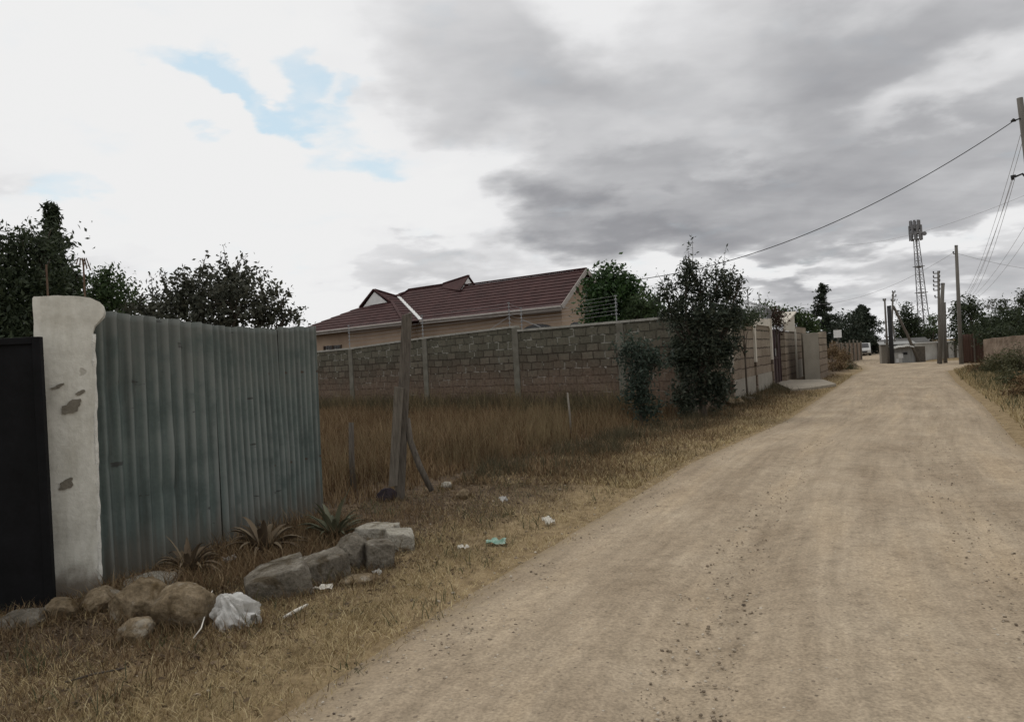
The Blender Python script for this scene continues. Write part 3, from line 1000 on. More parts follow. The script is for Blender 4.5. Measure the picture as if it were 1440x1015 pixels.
def build_pillar():
    base = G(115, 846)
    d = Vector((0.90, 0.43, 0)).normalized()
    o = thing('gate_pillar', 'tall white plastered gate pillar with flared top and peeling patches', 'gate pillar', base, rzof(d))
    # local x to the right, y away from the camera; tapering shaft, flared cap with one knocked-off shoulder
    rows = [(-0.1, -0.2, 0.115), (0.02, -0.2, 0.115), (0.5, -0.2, 0.122), (1.0, -0.2, 0.132), (1.5, -0.2, 0.145), (1.86, -0.2, 0.152), (1.9, -0.2, 0.165), (1.935, -0.2, 0.2), (1.965, -0.2, 0.225), (2.0, -0.2, 0.232), (2.04, -0.2, 0.226), (2.07, -0.2, 0.2), (2.095, -0.198, 0.15), (2.108, -0.19, 0.08)]
    bm = bmesh.new()
    NXP, NYP = 9, 8
    rings = []
    for z, x0, x1 in rows:
        ring = []
        yb = 0.16 if z < 1.9 else 0.17
        ya = 0.0 if z < 1.9 else -0.012 * min(1, (z - 1.9) / 0.08)
        for i in range(NXP): ring.append((x0 + (x1 - x0) * i / NXP, ya))
        for i in range(NYP): ring.append((x1, ya + (yb - ya) * i / NYP))
        for i in range(NXP): ring.append((x1 - (x1 - x0) * i / NXP, yb))
        for i in range(NYP): ring.append((x0, yb - (yb - ya) * i / NYP))
        rings.append([(x, y, z) for x, y in ring])
    # refine upwards
    fine = []
    for a, b in zip(rings[:-1], rings[1:]):
        k = max(1, int((b[0][2] - a[0][2]) / 0.05))
        for j in range(k):
            f = j / k
            fine.append([tuple(p[i] * (1 - f) + q[i] * f for i in range(3)) for p, q in zip(a, b)])
    fine.append(rings[-1])
    vs = []
    for ring in fine:
        row = []
        for (x, y, z) in ring:
            nz = mnoise.noise(Vector((x * 5, y * 5, z * 3.2))) * 0.010 + mnoise.noise(Vector((x * 17, y * 17, z * 15 + 4))) * 0.004
            c = Vector((x - 0.0, y - 0.15, 0)).normalized()
            row.append(bm.verts.new((x + c.x * nz, y + c.y * nz, z + (nz if z > 2.05 else 0))))
        vs.append(row)
    n = len(vs[0])
    for a, b in zip(vs[:-1], vs[1:]):
        for i in range(n):
            bm.faces.new((a[i], a[(i + 1) % n], b[(i + 1) % n], b[i]))
    bm.faces.new(vs[-1])
    for f in bm.faces: f.smooth = True
    me = bpy.data.meshes.new('shaft')
    bm.to_mesh(me)
    bm.free()
    me.set_sharp_from_angle(angle=R(50))
    link('shaft', me, MT['plaster'], o)
    # rough strip of mortar down the right-hand edge where the sheets were built in
    m = MB()
    zz = np.linspace(0.1, 1.84, 46)
    pts = []
    for z in zz:
        xr = np.interp(z, [r_[0] for r_ in rows], [r_[2] for r_ in rows])
        pts.append((xr + 0.0 + 0.007 * mnoise.noise(Vector((z * 9, 0, 3))), 0.014 + 0.008 * mnoise.noise(Vector((z * 7, 5, 0))), z))
    m.tube(pts, [0.016 + 0.009 * mnoise.noise(Vector((0, z * 13, 1))) for z in zz], 7)
    m.build('mortar_strip', MT['mortar'], o, smooth=True)
    # places where the plaster has fallen off
    for (cx, cz, rx, rz, sd) in ((-0.005, 1.345, 0.068, 0.042, 1), (-0.075, 1.49, 0.04, 0.012, 2), (0.06, 1.44, 0.032, 0.013, 3), (-0.055, 0.82, 0.046, 0.032, 4)):
        m = MB()
        k = 18
        poly = []
        for i in range(k):
            a = 2 * PI * i / k
            q = 1 + 0.55 * mnoise.noise(Vector((math.cos(a) * 1.6, math.sin(a) * 1.6, sd * 3.3)))
            tilt = 0.35 * rx * math.cos(a)
            poly.append((cx + rx * q * math.cos(a), -0.013, cz + rz * q * math.sin(a) + tilt))
        m.prism(poly, (0, 0.02, 0))
        m.build('bare_patch', MT['spalled'], o)
    for (px, py0, py1) in ((67, 405, 372), (119, 405, 366)):
        a = At(px, py0 + 4, 5.42)
        b = At(px - 2, py1, 5.42)
        inv = o.matrix_basis.inverted()
        m = MB()
        m.tube([inv @ (a - Vector((0, 0, 0.04))), inv @ a.lerp(b, 0.5), inv @ b], [0.007, 0.007, 0.006], 6)
        if px > 100:
            e = inv @ b
            for q in range(5):
                m.tube([e + Vector((0, 0, -0.012 * q)), e + Vector((-0.03 + 0.012 * q, 0.01, 0.018)), e + Vector((-0.045 + 0.022 * q, 0, -0.03 - 0.01 * q))], 0.005, 5)
        m.build('iron_rod', MT['rust'], o)


def build_sheets():
    o = thing('iron_sheet_fence', 'grey green corrugated iron sheets standing between the white pillar and the dry lot', 'fence', FA, rzof(FDN))
    sheets = [(0.0, 1.34, 0.118, 2.05, 1.95, 0.0, 0.021), (1.30, 2.18, 0.0765, 1.945, 1.93, 0.004, 0.015), (2.13, FLEN + 0.02, 0.0765, 1.945, 1.965, 0.008, 0.015)]
    for k, (x0, x1, pitch, h0, h1, off, amp) in enumerate(sheets):
        n = int((x1 - x0) / pitch * 14)
        xs = np.linspace(x0, x1, n)
        zs = np.linspace(-0.12, 1, 40)
        X, T = np.meshgrid(xs, zs)
        f = (X - x0) / (x1 - x0)
        top = h0 + (h1 - h0) * f + 0.006 * np.sin(X * 23 + k)
        Z = np.where(T < 0, T, T * top)
        dent = np.zeros_like(X)
        for (dx, dz, sx, sz, a) in ((0.35, 1.45, 0.16, 0.09, 0.012), (0.8, 0.95, 0.1, 0.16, -0.014), (0.75, 0.62, 0.12, 0.05, 0.014), (1.5, 1.0, 0.2, 0.5, 0.012), (0.25, 0.9, 0.09, 0.05, 0.012), (2.2, 0.7, 0.2, 0.3, -0.012)):
            dent += a * np.exp(-((X - dx) / sx) ** 2 - ((Z - dz) / sz) ** 2)
        Yy = amp * np.sin(2 * PI * X / pitch) + off * -1 + dent + 0.012 * np.sin(X * 2.1 + Z * 1.3 + k)
        V = np.stack([X.ravel(), Yy.ravel(), Z.ravel()], 1)
        i = np.arange(V.shape[0]).reshape(X.shape)
        Fq = np.stack([i[:-1, :-1].ravel(), i[:-1, 1:].ravel(), i[1:, 1:].ravel(), i[1:, :-1].ravel()], 1)
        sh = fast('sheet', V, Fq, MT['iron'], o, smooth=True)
        so = sh.modifiers.new('thick', 'SOLIDIFY')
        so.thickness = 0.0012
    m = MB()
    for z in (0.62, 1.5):
        m.box((0.0, 0.045, z - 0.03), (FLEN, 0.085, z + 0.03))
    m.build('rail', MT['wood_dark'], o)
    for x in (0.12, 1.3, FLEN - 0.08):
        m = MB()
        m.tube([(x, 0.13, -0.2), (x, 0.13, 1.82)], 0.045, 9)
        m.build('post', MT['wood_dark'], o, smooth=True)


build_gate()
build_pillar()
build_sheets()


# ------------------------------------------------------------------ stones of the bed edge
def stone(name, label, base, size, rz, mat, seed, block=0.0, rough=0.10, tilt=(0, 0), cat='stone', group='stones along the foot of the iron sheets', sink=0.2):
    bm = bmesh.new()
    bmesh.ops.create_icosphere(bm, subdivisions=5, radius=1.0)
    sv = Vector((seed * 7.1, seed * 3.3, seed * 1.7))
    for v in bm.verts:
        p = v.co.copy()
        if block > 0:
            k = 1.0 - block
            m_ = max(abs(p.x), abs(p.y), abs(p.z))
            cube = p / m_
            p = p.lerp(cube, block)
        d = p.normalized()
        q = mnoise.noise(d * 1.4 + sv) * 1.0 + mnoise.noise(d * 3.1 + sv) * 0.5 + mnoise.noise(d * 7 + sv) * 0.22 + mnoise.noise(d * 17 + sv) * 0.10
        # facets
        p = p * (1 + rough * q * 1.1)
        v.co = p
    rr = random.Random(seed * 13 + 5)
    for k in range(int(16 * (1 - 0.8 * block))):
        nn = Vector((rr.gauss(0, 1), rr.gauss(0, 1), rr.gauss(0.25, 1))).normalized()
        dist = rr.uniform(0.66, 0.92) * (1 + 0.55 * block)
        for v in bm.verts:
            e = v.co.dot(nn) - dist
            if e > 0: v.co -= nn * e * 0.93
    for v in bm.verts:
        d = v.co
        q = mnoise.noise(d * 6 + sv) * 0.5 + mnoise.noise(d * 14 + sv) * 0.3 + mnoise.noise(d * 31 + sv) * 0.2
        v.co = v.co * (1 + 0.075 * (1 - 0.6 * block) * q)
    for v in bm.verts:
        v.co = Vector((v.co.x * size[0] / 2, v.co.y * size[1] / 2, v.co.z * size[2] / 2))
    for f in bm.faces: f.smooth = True
    me = bpy.data.meshes.new(name)
    bm.to_mesh(me)
    bm.free()
    o = link(name, me, mat)
    o.rotation_euler = (tilt[0], tilt[1], rz)
    o.location = (base[0], base[1], gz1(base[0], base[1]) + size[2] * (0.5 - sink))
    return tag(o, label, cat, group)


def px_m(px, Y): return px * Y / FOC


def stone_px(label, px, py, w, h, depth, rz, mat, seed, **kw):
    g = G(px, py)
    d = depth
    g2 = g + Vector((0, 1, 0)) * d * 0.35
    return stone('stone', label, g2, (px_m(w, g.y), d, px_m(h, g.y) * (1.12 if mat is MT['stone_tan'] else 0.98)), rz, mat, seed, **kw)


stone_px('low flat stone at the foot of the black gate, furthest left', 20, 898, 66, 24, 0.3, 0.1, MT['stone_grey'], 1, block=0.3)
stone_px('small tan stone between the black gate and the pillar foot', 76, 886, 42, 36, 0.25, 0.5, MT['stone_tan'], 2)
stone_px('dusty flat pale slab lying at the bottom of the first iron sheet', 202, 836, 70, 20, 0.34, 0.3, MT['stone_pale'], 3, block=0.8, rough=0.05)
stone_px('rough tan lump leaning against the left side of the big round stone', 188, 884, 84, 62, 0.38, 0.4, MT['stone_tan'], 4, rough=0.16)
stone_px('big rounded tan boulder left of the white plastic bag', 250, 892, 84, 66, 0.36, 0.1, MT['stone_tan'], 5, block=0.35, rough=0.07)
stone_px('small knobbly tan stone in front, nearest to the grass', 183, 914, 56, 38, 0.22, 0.7, MT['stone_tan'], 6, rough=0.17)
stone_px('flat topped grey slab stone behind and right of the white bag', 384, 847, 88, 50, 0.36, 0.38, MT['stone_grey'], 7, block=0.86, rough=0.05, tilt=(0.06, -0.2))
stone_px('long squared quarry block in the middle of the stone edging', 450, 826, 72, 46, 0.22, 0.6, MT['stone_grey'], 8, block=0.97, rough=0.02, tilt=(0.08, -0.14))
stone_px('jagged grey stone with a broken face below the green sisal', 492, 808, 56, 60, 0.32, 0.5, MT['stone_grey'], 9, rough=0.17)
stone_px('upright squarish grey stone wedged right of the jagged one', 529, 804, 40, 46, 0.24, 0.4, MT['stone_grey'], 10, block=0.88, rough=0.05, tilt=(0.0, 0.1))
stone_px('long pale topped stone furthest back beside the green sisal', 529, 768, 58, 26, 0.3, -0.25, MT['stone_pale'], 11, block=0.75, rough=0.07)
stone_px('pale topped block at the right hand end of the stone edging', 561, 782, 38, 32, 0.22, 0.3, MT['stone_pale'], 12, block=0.94, rough=0.03, tilt=(0.05, 0.08))
stone_px('thin flat stone lying in straw under the squarish grey stone', 505, 826, 60, 13, 0.16, 0.4, MT['stone_tan'], 13, block=0.3)
stone_px('half buried earthy stone right beside the pillar foot', 128, 872, 62, 34, 0.3, 0.2, MT['stone_tan'], 14, rough=0.15)
stone_px('small rounded stone in weeds beside the forked leaning stick', 652, 704, 24, 13, 0.16, 0.2, MT['stone_tan'], 15)
stone_px('fist sized pale stone on the verge near the leaning timber post', 628, 692, 18, 14, 0.14, 0.9, MT['stone_pale'], 16)


# ------------------------------------------------------------------ litter on the verge
def crumple(name, label, cat, base, size, seed, mat, amp=0.35, group=None, sub=5, rz=0.0):
    bm = bmesh.new()
    bmesh.ops.create_icosphere(bm, subdivisions=sub, radius=1.0)
    sv = Vector((seed * 2.7, seed * 5.1, seed))
    rr = random.Random(seed)
    planes = [(Vector((rr.gauss(0, 1), rr.gauss(0, 1), rr.gauss(0.2, 1))).normalized(), rr.uniform(0.55, 0.9)) for _ in range(26)]
    for v in bm.verts:
        d = v.co.normalized()
        q = 0
        for f_, a in ((0.9, 0.8), (1.9, 0.45), (4.2, 0.16), (9.0, 0.06)):
            q += a * (0.4 - abs(mnoise.noise(d * f_ + sv)) * 2)
        p = d * (1.08 + amp * q)
        for nn, dist in planes:
            e = p.dot(nn) - dist
            if e > 0: p = p - nn * e * 0.8
        w = 0
        for f_, a in ((3.2, 0.5), (7.0, 0.3), (15.0, 0.15)):
            w += a * (0.35 - abs(mnoise.noise(p * f_ + sv * 1.7)) * 2)
        p = p * (1 + 0.22 * w)
        v.co = Vector((p.x * size[0] / 2, p.y * size[1] / 2, max(-0.6, p.z) * size[2] / 2))
    for f in bm.faces: f.smooth = False
    me = bpy.data.meshes.new(name)
    bm.to_mesh(me)
    bm.free()
    for p_ in me.polygons: p_.use_smooth = True
    o = link(name, me, mat)
    o.location = (base[0], base[1], gz1(base[0], base[1]) + size[2] * 0.27)
    o.rotation_euler = (0, 0, rz)
    return tag(o, label, cat, group)


def plastic_bag():
    g = G(327, 890)
    bm = bmesh.new()
    bmesh.ops.create_uvsphere(bm, u_segments=120, v_segments=70, radius=1.0)
    kn = Vector((-0.35, -0.25, 0.9)).normalized()         # folds gather towards the knot
    a = kn.cross(Vector((0, 1, 0))).normalized()
    b_ = kn.cross(a)
    for v in bm.verts:
        d = v.co.normalized()
        h = d.dot(kn)
        th = math.atan2(d.dot(b_), d.dot(a))
        c, s_ = math.cos(th), math.sin(th)
        r = math.sqrt(max(0, 1 - h * h))
        fold = 0
        for f_, am, sd_ in ((2.2, 0.55, 1.0), (4.5, 0.35, 6.0), (9.0, 0.18, 11.0)):
            fold += am * (0.3 - abs(mnoise.noise(Vector((c * f_, s_ * f_, h * 1.3 + sd_)))) * 2.2)
        big = mnoise.noise(d * 1.2 + Vector((3, 1, 7))) * 0.5
        neck = 0.25 * max(0, h - 0.9) / 0.1
        q = 1 + big * 0.5 + fold * 0.42 * (0.35 + r) + neck
        p = d * q
        p.z = max(p.z, -0.45)
        v.co = Vector((p.x * 0.14, p.y * 0.11, p.z * 0.12))
    me = bpy.data.meshes.new('plastic_bag')
    for f in bm.faces: f.smooth = True
    bm.to_mesh(me)
    bm.free()
    me.set_sharp_from_angle(angle=R(40))
    o = link('plastic_bag', me, MT['bag'])
    o.location = (g.x, g.y + 0.08, gz1(g.x, g.y) + 0.055)
    tag(o, 'crumpled white plastic bag full of rubbish beside the big boulder', 'bag')


plastic_bag()


def scrap(name, label, cat, px, py, w, h, mat, seed, folds=5, rz=0.0, lift=0.02):
    g = G(px, py)
    n = 9
    bm = bmesh.new()
    vs = []
    for j in range(n):
        for i in range(n):
            x, y = (i / (n - 1) - 0.5) * w, (j / (n - 1) - 0.5) * h
            e = 1 + 0.25 * mnoise.noise(Vector((i * 0.5, j * 0.5, seed)))
            z = lift * (1 + 1.6 * mnoise.noise(Vector((x * folds / w, y * folds / w, seed * 2.2))))
            vs.append(bm.verts.new((x * e, y * e, z)))
    for j in range(n - 1):
        for i in range(n - 1):
            bm.faces.new((vs[j * n + i], vs[j * n + i + 1], vs[(j + 1) * n + i + 1], vs[(j + 1) * n + i]))
    me = bpy.data.meshes.new(name)
    bm.to_mesh(me)
    bm.free()
    o = link(name, me, mat)
    s = o.modifiers.new('thick', 'SOLIDIFY')
    s.thickness = 0.002
    o.location = (g.x, g.y, gz1(g.x, g.y) + 0.012)
    o.rotation_euler = (0.25, 0, rz)
    return tag(o, label, cat)


scrap('packet', 'flattened green and white packet lying on the straw verge', 'packet', 698, 768, 0.16, 0.085, MT['green_pack'], 1, rz=-0.15)
scrap('paper_scrap', 'crumpled cream paper scrap at the edge of the dirt road', 'paper', 771, 739, 0.10, 0.09, MT['paper'], 2, lift=0.035, rz=0.4)
scrap('paper_scrap', 'torn white paper scrap standing in dead leaves behind the green packet', 'paper', 707, 710, 0.085, 0.07, MT['bag'], 3, lift=0.03, rz=0.8)
scrap('paper_scrap', 'small pale paper scrap left of the green packet', 'paper', 652, 777, 0.09, 0.04, MT['paper'], 4, rz=0.2)
scrap('paper_scrap', 'white paper strip lying among the stones behind the white bag', 'paper', 322, 800, 0.10, 0.05, MT['bag'], 5, rz=0.7, lift=0.03)
scrap('paper_scrap', 'narrow pale card lying beneath the squared quarry block', 'paper', 452, 836, 0.15, 0.045, MT['paper'], 6, rz=0.15)
scrap('paper_scrap', 'tiny white scrap beneath the jagged grey stone', 'paper', 530, 812, 0.06, 0.05, MT['bag'], 7, rz=0.5)


def stick(name, label, pts, r, mat='bark', cat='stick', group=None):
    m = MB()
    base = Vector(pts[0])
    m.tube([Vector(p) - base for p in pts], r, 7)
    o = m.build(name, MT[mat], None, smooth=True)
    o.location = base
    return tag(o, label, cat, group)


def gl(px, py, up=0.012):
    g = G(px, py)
    g.z = gz1(g.x, g.y) + up
    return g


stick('stick', 'pale split stick lying on straw below the squared quarry block', [gl(399, 874), gl(416, 866, 0.02), gl(433, 858, 0.025)], [0.010, 0.012, 0.007], 'paper')
stick('stick', 'thin brown twig lying on the road edge below the green packet', [gl(642, 858), gl(660, 853, 0.02), gl(678, 847, 0.015)], [0.004, 0.006, 0.004])
stick('stick', 'dark twig lying across the verge grass in the bottom left', [gl(92, 974), gl(130, 968, 0.03), gl(176, 955, 0.02)], [0.004, 0.006, 0.004])
stick('stick', 'pale bent stalk leaning over the straw right of the boulder', [gl(270, 906), gl(284, 900, 0.06), gl(300, 862, 0.12)], [0.004, 0.004, 0.003], 'paper')


# ------------------------------------------------------------------ sisal rosettes by the sheets
def sisal(label, px, py, r_px, h_px, n, mat, flop, seed):
    g = G(px, py)
    rr = random.Random(seed)
    Lm = px_m(r_px, g.y)
    H = px_m(h_px, g.y)
    mb = MB()
    for i in range(n):
        a = i * 2.399 + rr.uniform(-0.2, 0.2)
        t = rr.random()
        d = Vector((math.cos(a), math.sin(a), 0))
        s = Vector((-d.y, d.x, 0))
        out = Lm * (0.55 + 0.6 * t)
        hh = H * (1.15 - 0.75 * t) * rr.uniform(0.75, 1.1)
        w = Lm * 0.085
        rows = []
        for k in range(7):
            f = k / 6
            z = hh * (f * (1.5 - 0.5 * f) - flop * t * 1.3 * f ** 3) + 0.02
            p = d * (out * f) + Vector((0, 0, max(0.012, z)))
            ww = w * (0.8 + 0.6 * f * (1 - f) * 2) * (1 - f ** 2.2) + 0.001
            rows.append((p - s * ww, p - Vector((0, 0, ww * 0.7)), p + s * ww))
        vs = [q for r_ in rows for q in r_]
        fs = []
        for k in range(6):
            b = k * 3
            fs += [(b, b + 1, b + 4, b + 3), (b + 1, b + 2, b + 5, b + 4)]
        mb.add(vs, fs)
    o = mb.build('sisal_plant', mat, None, smooth=True)
    o.location = (g.x, g.y, gz1(g.x, g.y))
    return tag(o, label, 'plant', 'sisal plants along the foot of the iron sheets')


sisal('withered brown sisal rosette sprawling under the first iron sheet', 266, 812, 52, 52, 30, MT['sisal_dry'], 0.8, 1)
sisal('half dead drooping sisal rosette between the brown one and the green one', 372, 782, 58, 56, 28, MT['sisal_dry'], 0.6, 2)
sisal('spiky grey green sisal rosette at the far end of the iron sheets', 470, 764, 48, 60, 26, MT['sisal'], 0.35, 3)


# ------------------------------------------------------------------ posts in the dry lot
def timber_post():
    b = gl(560, 706, 0)
    o = thing('leaning_post', 'weathered timber post with a nailed grey plank standing at the edge of the dry lot', 'post', b)
    m = MB()
    top = At(572, 441, 8.66) - b
    mid = At(568, 545, 8.62) - b
    m.hexa([Vector((-.05, -.05, -.15)), Vector((.05, -.05, -.15)), Vector((.05, .05, -.15)), Vector((-.05, .05, -.15))] +
           [mid + Vector((-.056, -.045, 0)), mid + Vector((.055, -.05, 0)), mid + Vector((.055, .05, 0)), mid + Vector((-.056, .045, 0))])
    m.hexa([mid + Vector((-.056, -.045, 0)), mid + Vector((.055, -.05, 0)), mid + Vector((.055, .05, 0)), mid + Vector((-.056, .045, 0))] +
           [top + Vector((-.05, -.05, -.02)), top + Vector((.058, -.05, 0.0)), top + Vector((.055, .05, 0.02)), top + Vector((-.044, .045, -.01))])
    m.build('post', MT['wood_dark'], o)
    m = MB()
    a = At(561, 543, 8.52) - b
    e = At(553, 684, 8.5) - b
    w = 0.05
    m.hexa([e + Vector((-w, -.016, 0)), e + Vector((w, -.016, .01)), e + Vector((w, .016, .01)), e + Vector((-w, .016, 0)),
            a + Vector((-w, -.016, 0)), a + Vector((w, -.016, -.02)), a + Vector((w, .016, -.02)), a + Vector((-w, .016, 0))])
    m.build('plank', MT['wood_mid'], o, bevel=0.004)
    m = MB()
    m.tube([At(573, 588, 8.6) - b, At(577, 620, 8.56) - b, At(590, 655, 8.5) - b, At(607, 684, 8.48) - b - Vector((0, 0, .05))], [0.03, 0.034, 0.036, 0.03], 8)
    m.build('prop_branch', MT['wood_dark'], o, smooth=True)


timber_post()
gr = gl(547, 706)
crumple('rag_heap', 'dark purplish crumpled heap at the foot of the leaning timber post', 'rag', (gr.x, gr.y - 0.05), (0.26, 0.2, 0.26), 9, MT['rag'], 0.3)
a = gl(498, 694, -0.1)
stick('short_post', 'short dark stump of a post right behind the end of the iron sheets', [a, a + Vector((-.01, .02, .5)), At(494, 594, a.y + .04)], [0.04, 0.036, 0.032], 'wood_dark', 'post')
a = gl(803, 616, -0.1)
stick('stake', 'thin pale stake standing upright in the tall dry grass', [a, a + Vector((0, 0, .5)), At(798, 552, a.y)], [0.02, 0.019, 0.016], 'wood_grey', 'stake')
a = gl(1018, 570, -0.05)
stick('stake', 'slanting pale pole leaning up against the stone compound corner', [a, At(1024, 540, a.y), At(1031, 505, a.y + 0.5)], [0.03, 0.028, 0.024], 'wood_grey', 'stake')
a = gl(985, 578, 0.05)
stick('stake', 'grey sloping branch poking out below the big leafy shrub', [a, At(972, 553, a.y + .1), At(957, 530, a.y + .3)], [0.03, 0.026, 0.02], 'wood_grey', 'branch')


# ------------------------------------------------------------------ walls
def place(o, mw):
    """give a part its own frame inside its (unscaled) parent"""
    p = o.parent
    o.matrix_basis = p.matrix_basis.inverted() @ mw if p else mw
    return o


def bay(parent, name, p, q, h0, h1, th, mat, seed=0, zb=-0.2, nseg=24, rough=0.012):
    """a wall bay from p to q, front face towards -local y, real unevenness in the face and the top"""
    p, q = Vector((p[0], p[1], 0)), Vector((q[0], q[1], 0))
    L = (q - p).length
    fr = frame(p, q - p)
    nz = 14
    vs, fs = [], []
    for side in (0, 1):
        for j in range(nz + 1):
            for i in range(nseg + 1):
                f = i / nseg
                top = h0 + (h1 - h0) * f
                z = zb + (top - zb) * j / nz
                e = mnoise.noise(Vector((f * L * 2.6 + seed * 9, z * 3.1, side * 5))) * rough
                vs.append((f * L, (-e if side == 0 else th + e), z + (e * 0.6 if j == nz else 0)))
    n1 = (nz + 1) * (nseg + 1)
    w = nseg + 1
    for j in range(nz):
        for i in range(nseg):
            a = j * w + i
            fs.append((a, a + 1, a + 1 + w, a + w))
            fs.append((n1 + a, n1 + a + w, n1 + a + 1 + w, n1 + a + 1))
    for i in range(nseg):
        a = nz * w + i
        fs.append((a, a + 1, n1 + a + 1, n1 + a))
    for j in range(nz):
        for a in (j * w, j * w + nseg):
            fs.append((a, a + w, n1 + a + w, n1 + a))
    m = MB()
    m.add(vs, fs)
    o = m.build(name, mat, parent)
    place(o, fr)
    return o, fr, L


def fence_bracket(parent, p, h, lean, brace, seed):
    """electric fence upright with insulators"""
    m = MB()
    p = Vector(p)
    t = p + Vector((lean[0], lean[1], h))
    m.tube([p - Vector((0, 0, .15)), t], 0.013, 6)
    if brace:
        m.tube([p + (t - p) * 0.45, p + Vector((brace[0], brace[1], 0.02))], 0.009, 5)
    for k in range(6):
        c = p.lerp(t, 0.2 + 0.155 * k)
        m.tube([c + Vector((-.03, -.02, 0)), c + Vector((.03, .0, 0))], 0.016, 6)
    b = m.build('fence_bracket', MT['steel'], parent)
    place(b, Matrix.Identity(4))
    return [p.lerp(t, 0.2 + 0.155 * k) for k in range(6)]


def build_lot_wall():
    P = [(-17.5, 36.8), (-8.35, 28.55), (-5.44, 26.0), (-2.65, 23.6), (0.13, 21.3), (2.72, 19.0), (3.98, 17.55), (6.0, 21.45)]
    H = [(2.12, 2.15), (2.15, 2.19), (2.19, 2.33), (2.33, 2.43), (2.31, 2.31), (2.31, 2.30), (2.28, 2.28)]
    o = thing('boundary_wall', 'grey quarry stone boundary wall with concrete posts and electric fence along the back of the dry lot', 'wall', (P[2][0], P[2][1], 0))
    for k in range(7):
        a, b = Vector(P[k]), Vector(P[k + 1])
        _, fr, L = bay(o, 'stone_panel', a, b, H[k][0], H[k][1], 0.18, MT['lotwall'], seed=k)
        m = MB()
        n = 16
        for i in range(n):      # coping laid in lengths with a ragged mortar bed
            x0, x1 = L * i / n + 0.004, L * (i + 1) / n - 0.004
            z = H[k][0] + (H[k][1] - H[k][0]) * (i + .5) / n
            j = 0.006 * mnoise.noise(Vector((i * 1.3, k, 0)))
            m.box((x0, -0.03 + j, z - 0.012), (x1, 0.21 + j, z + 0.045 + j))
        place(m.build('coping', MT['coping'], o), fr)
        if k < 6:
            hp = max(H[k][1], H[k + 1][0]) + 0.0
            m = MB()
            m.box((L - 0.1, -0.035, -0.2), (L + 0.1, 0.2, hp - 0.014))
            place(m.build('concrete_post', MT['concrete'], o, bevel=0.012), fr)
    tips = []
    Z = Vector((0, 0, 0))
    for (px, y0, y1, Y, br) in ((492, 490, 457, 26.1, None), (595, 476, 443, 23.7, None), (717, 461, 425, 21.45, (-.55, .47)), (734, 463, 432, 21.2, (.5, -.42)), (867, 448, 415, 19.15, None)):
        a = At(px, y0, Y + .1)
        h = px_m(y0 - y1, Y)
        tips.append(fence_bracket(o, a, h, (0.0, 0.0), br, px))
    for k in range(6):
        m = MB()
        line = [t[k] for t in tips]
        for a, b in zip(line[:-1], line[1:]):
            pts = [a.lerp(b, f / 6) - Vector((0, 0, 0.025 * math.sin(PI * f / 6))) for f in range(7)]
            m.tube(pts, 0.0025, 4, False)
        b = m.build('electric_wire', MT['wirefaint'], o)
        b['kind'] = 'stuff'
        place(b, Matrix.Identity(4))
        del b['kind']


build_lot_wall()


# ------------------------------------------------------------------ house
HC = Vector((1.95, 28.5, 0))
HF = frame(HC, (0.764, -0.645))


def A3(a, n, z): return Vector((-a, n, z))


def clip_z(poly, z0, keep_above):
    out = []
    for i in range(len(poly)):
        p, q = poly[i], poly[(i + 1) % len(poly)]
        ip = (p.z >= z0) if keep_above else (p.z <= z0)
        iq = (q.z >= z0) if keep_above else (q.z <= z0)
        if ip: out.append(p)
        if ip != iq:
            f = (z0 - p.z) / (q.z - p.z)
            out.append(p.lerp(q, f))
    return out


def roof_rows(mb, poly, dz=0.135, lift=0.026):
    """stepped tile courses over a planar roof polygon"""
    poly = [Vector(p) for p in poly]
    nrm = Vector((0, 0, 0))
    for i in range(len(poly)):
        p, q = poly[i], poly[(i + 1) % len(poly)]
        nrm += Vector(((p.y - q.y) * (p.z + q.z), (p.z - q.z) * (p.x + q.x), (p.x - q.x) * (p.y + q.y)))
    nrm.normalize()
    if nrm.z < 0: nrm = -nrm
    zmin, zmax = min(p.z for p in poly), max(p.z for p in poly)
    z = zmin
    while z < zmax - 1e-4:
        z1 = min(z + dz, zmax)
        s = clip_z(clip_z(poly, z, True), z1, False)
        if len(s) >= 3:
            up = [p + nrm * (0.006 + lift * (1 - (p.z - z) / dz)) for p in s]
            n = len(s)
            mb.add(s + up, [tuple(range(n, 2 * n))] + [(i, (i + 1) % n, n + (i + 1) % n, n + i) for i in range(n)])
        z += dz


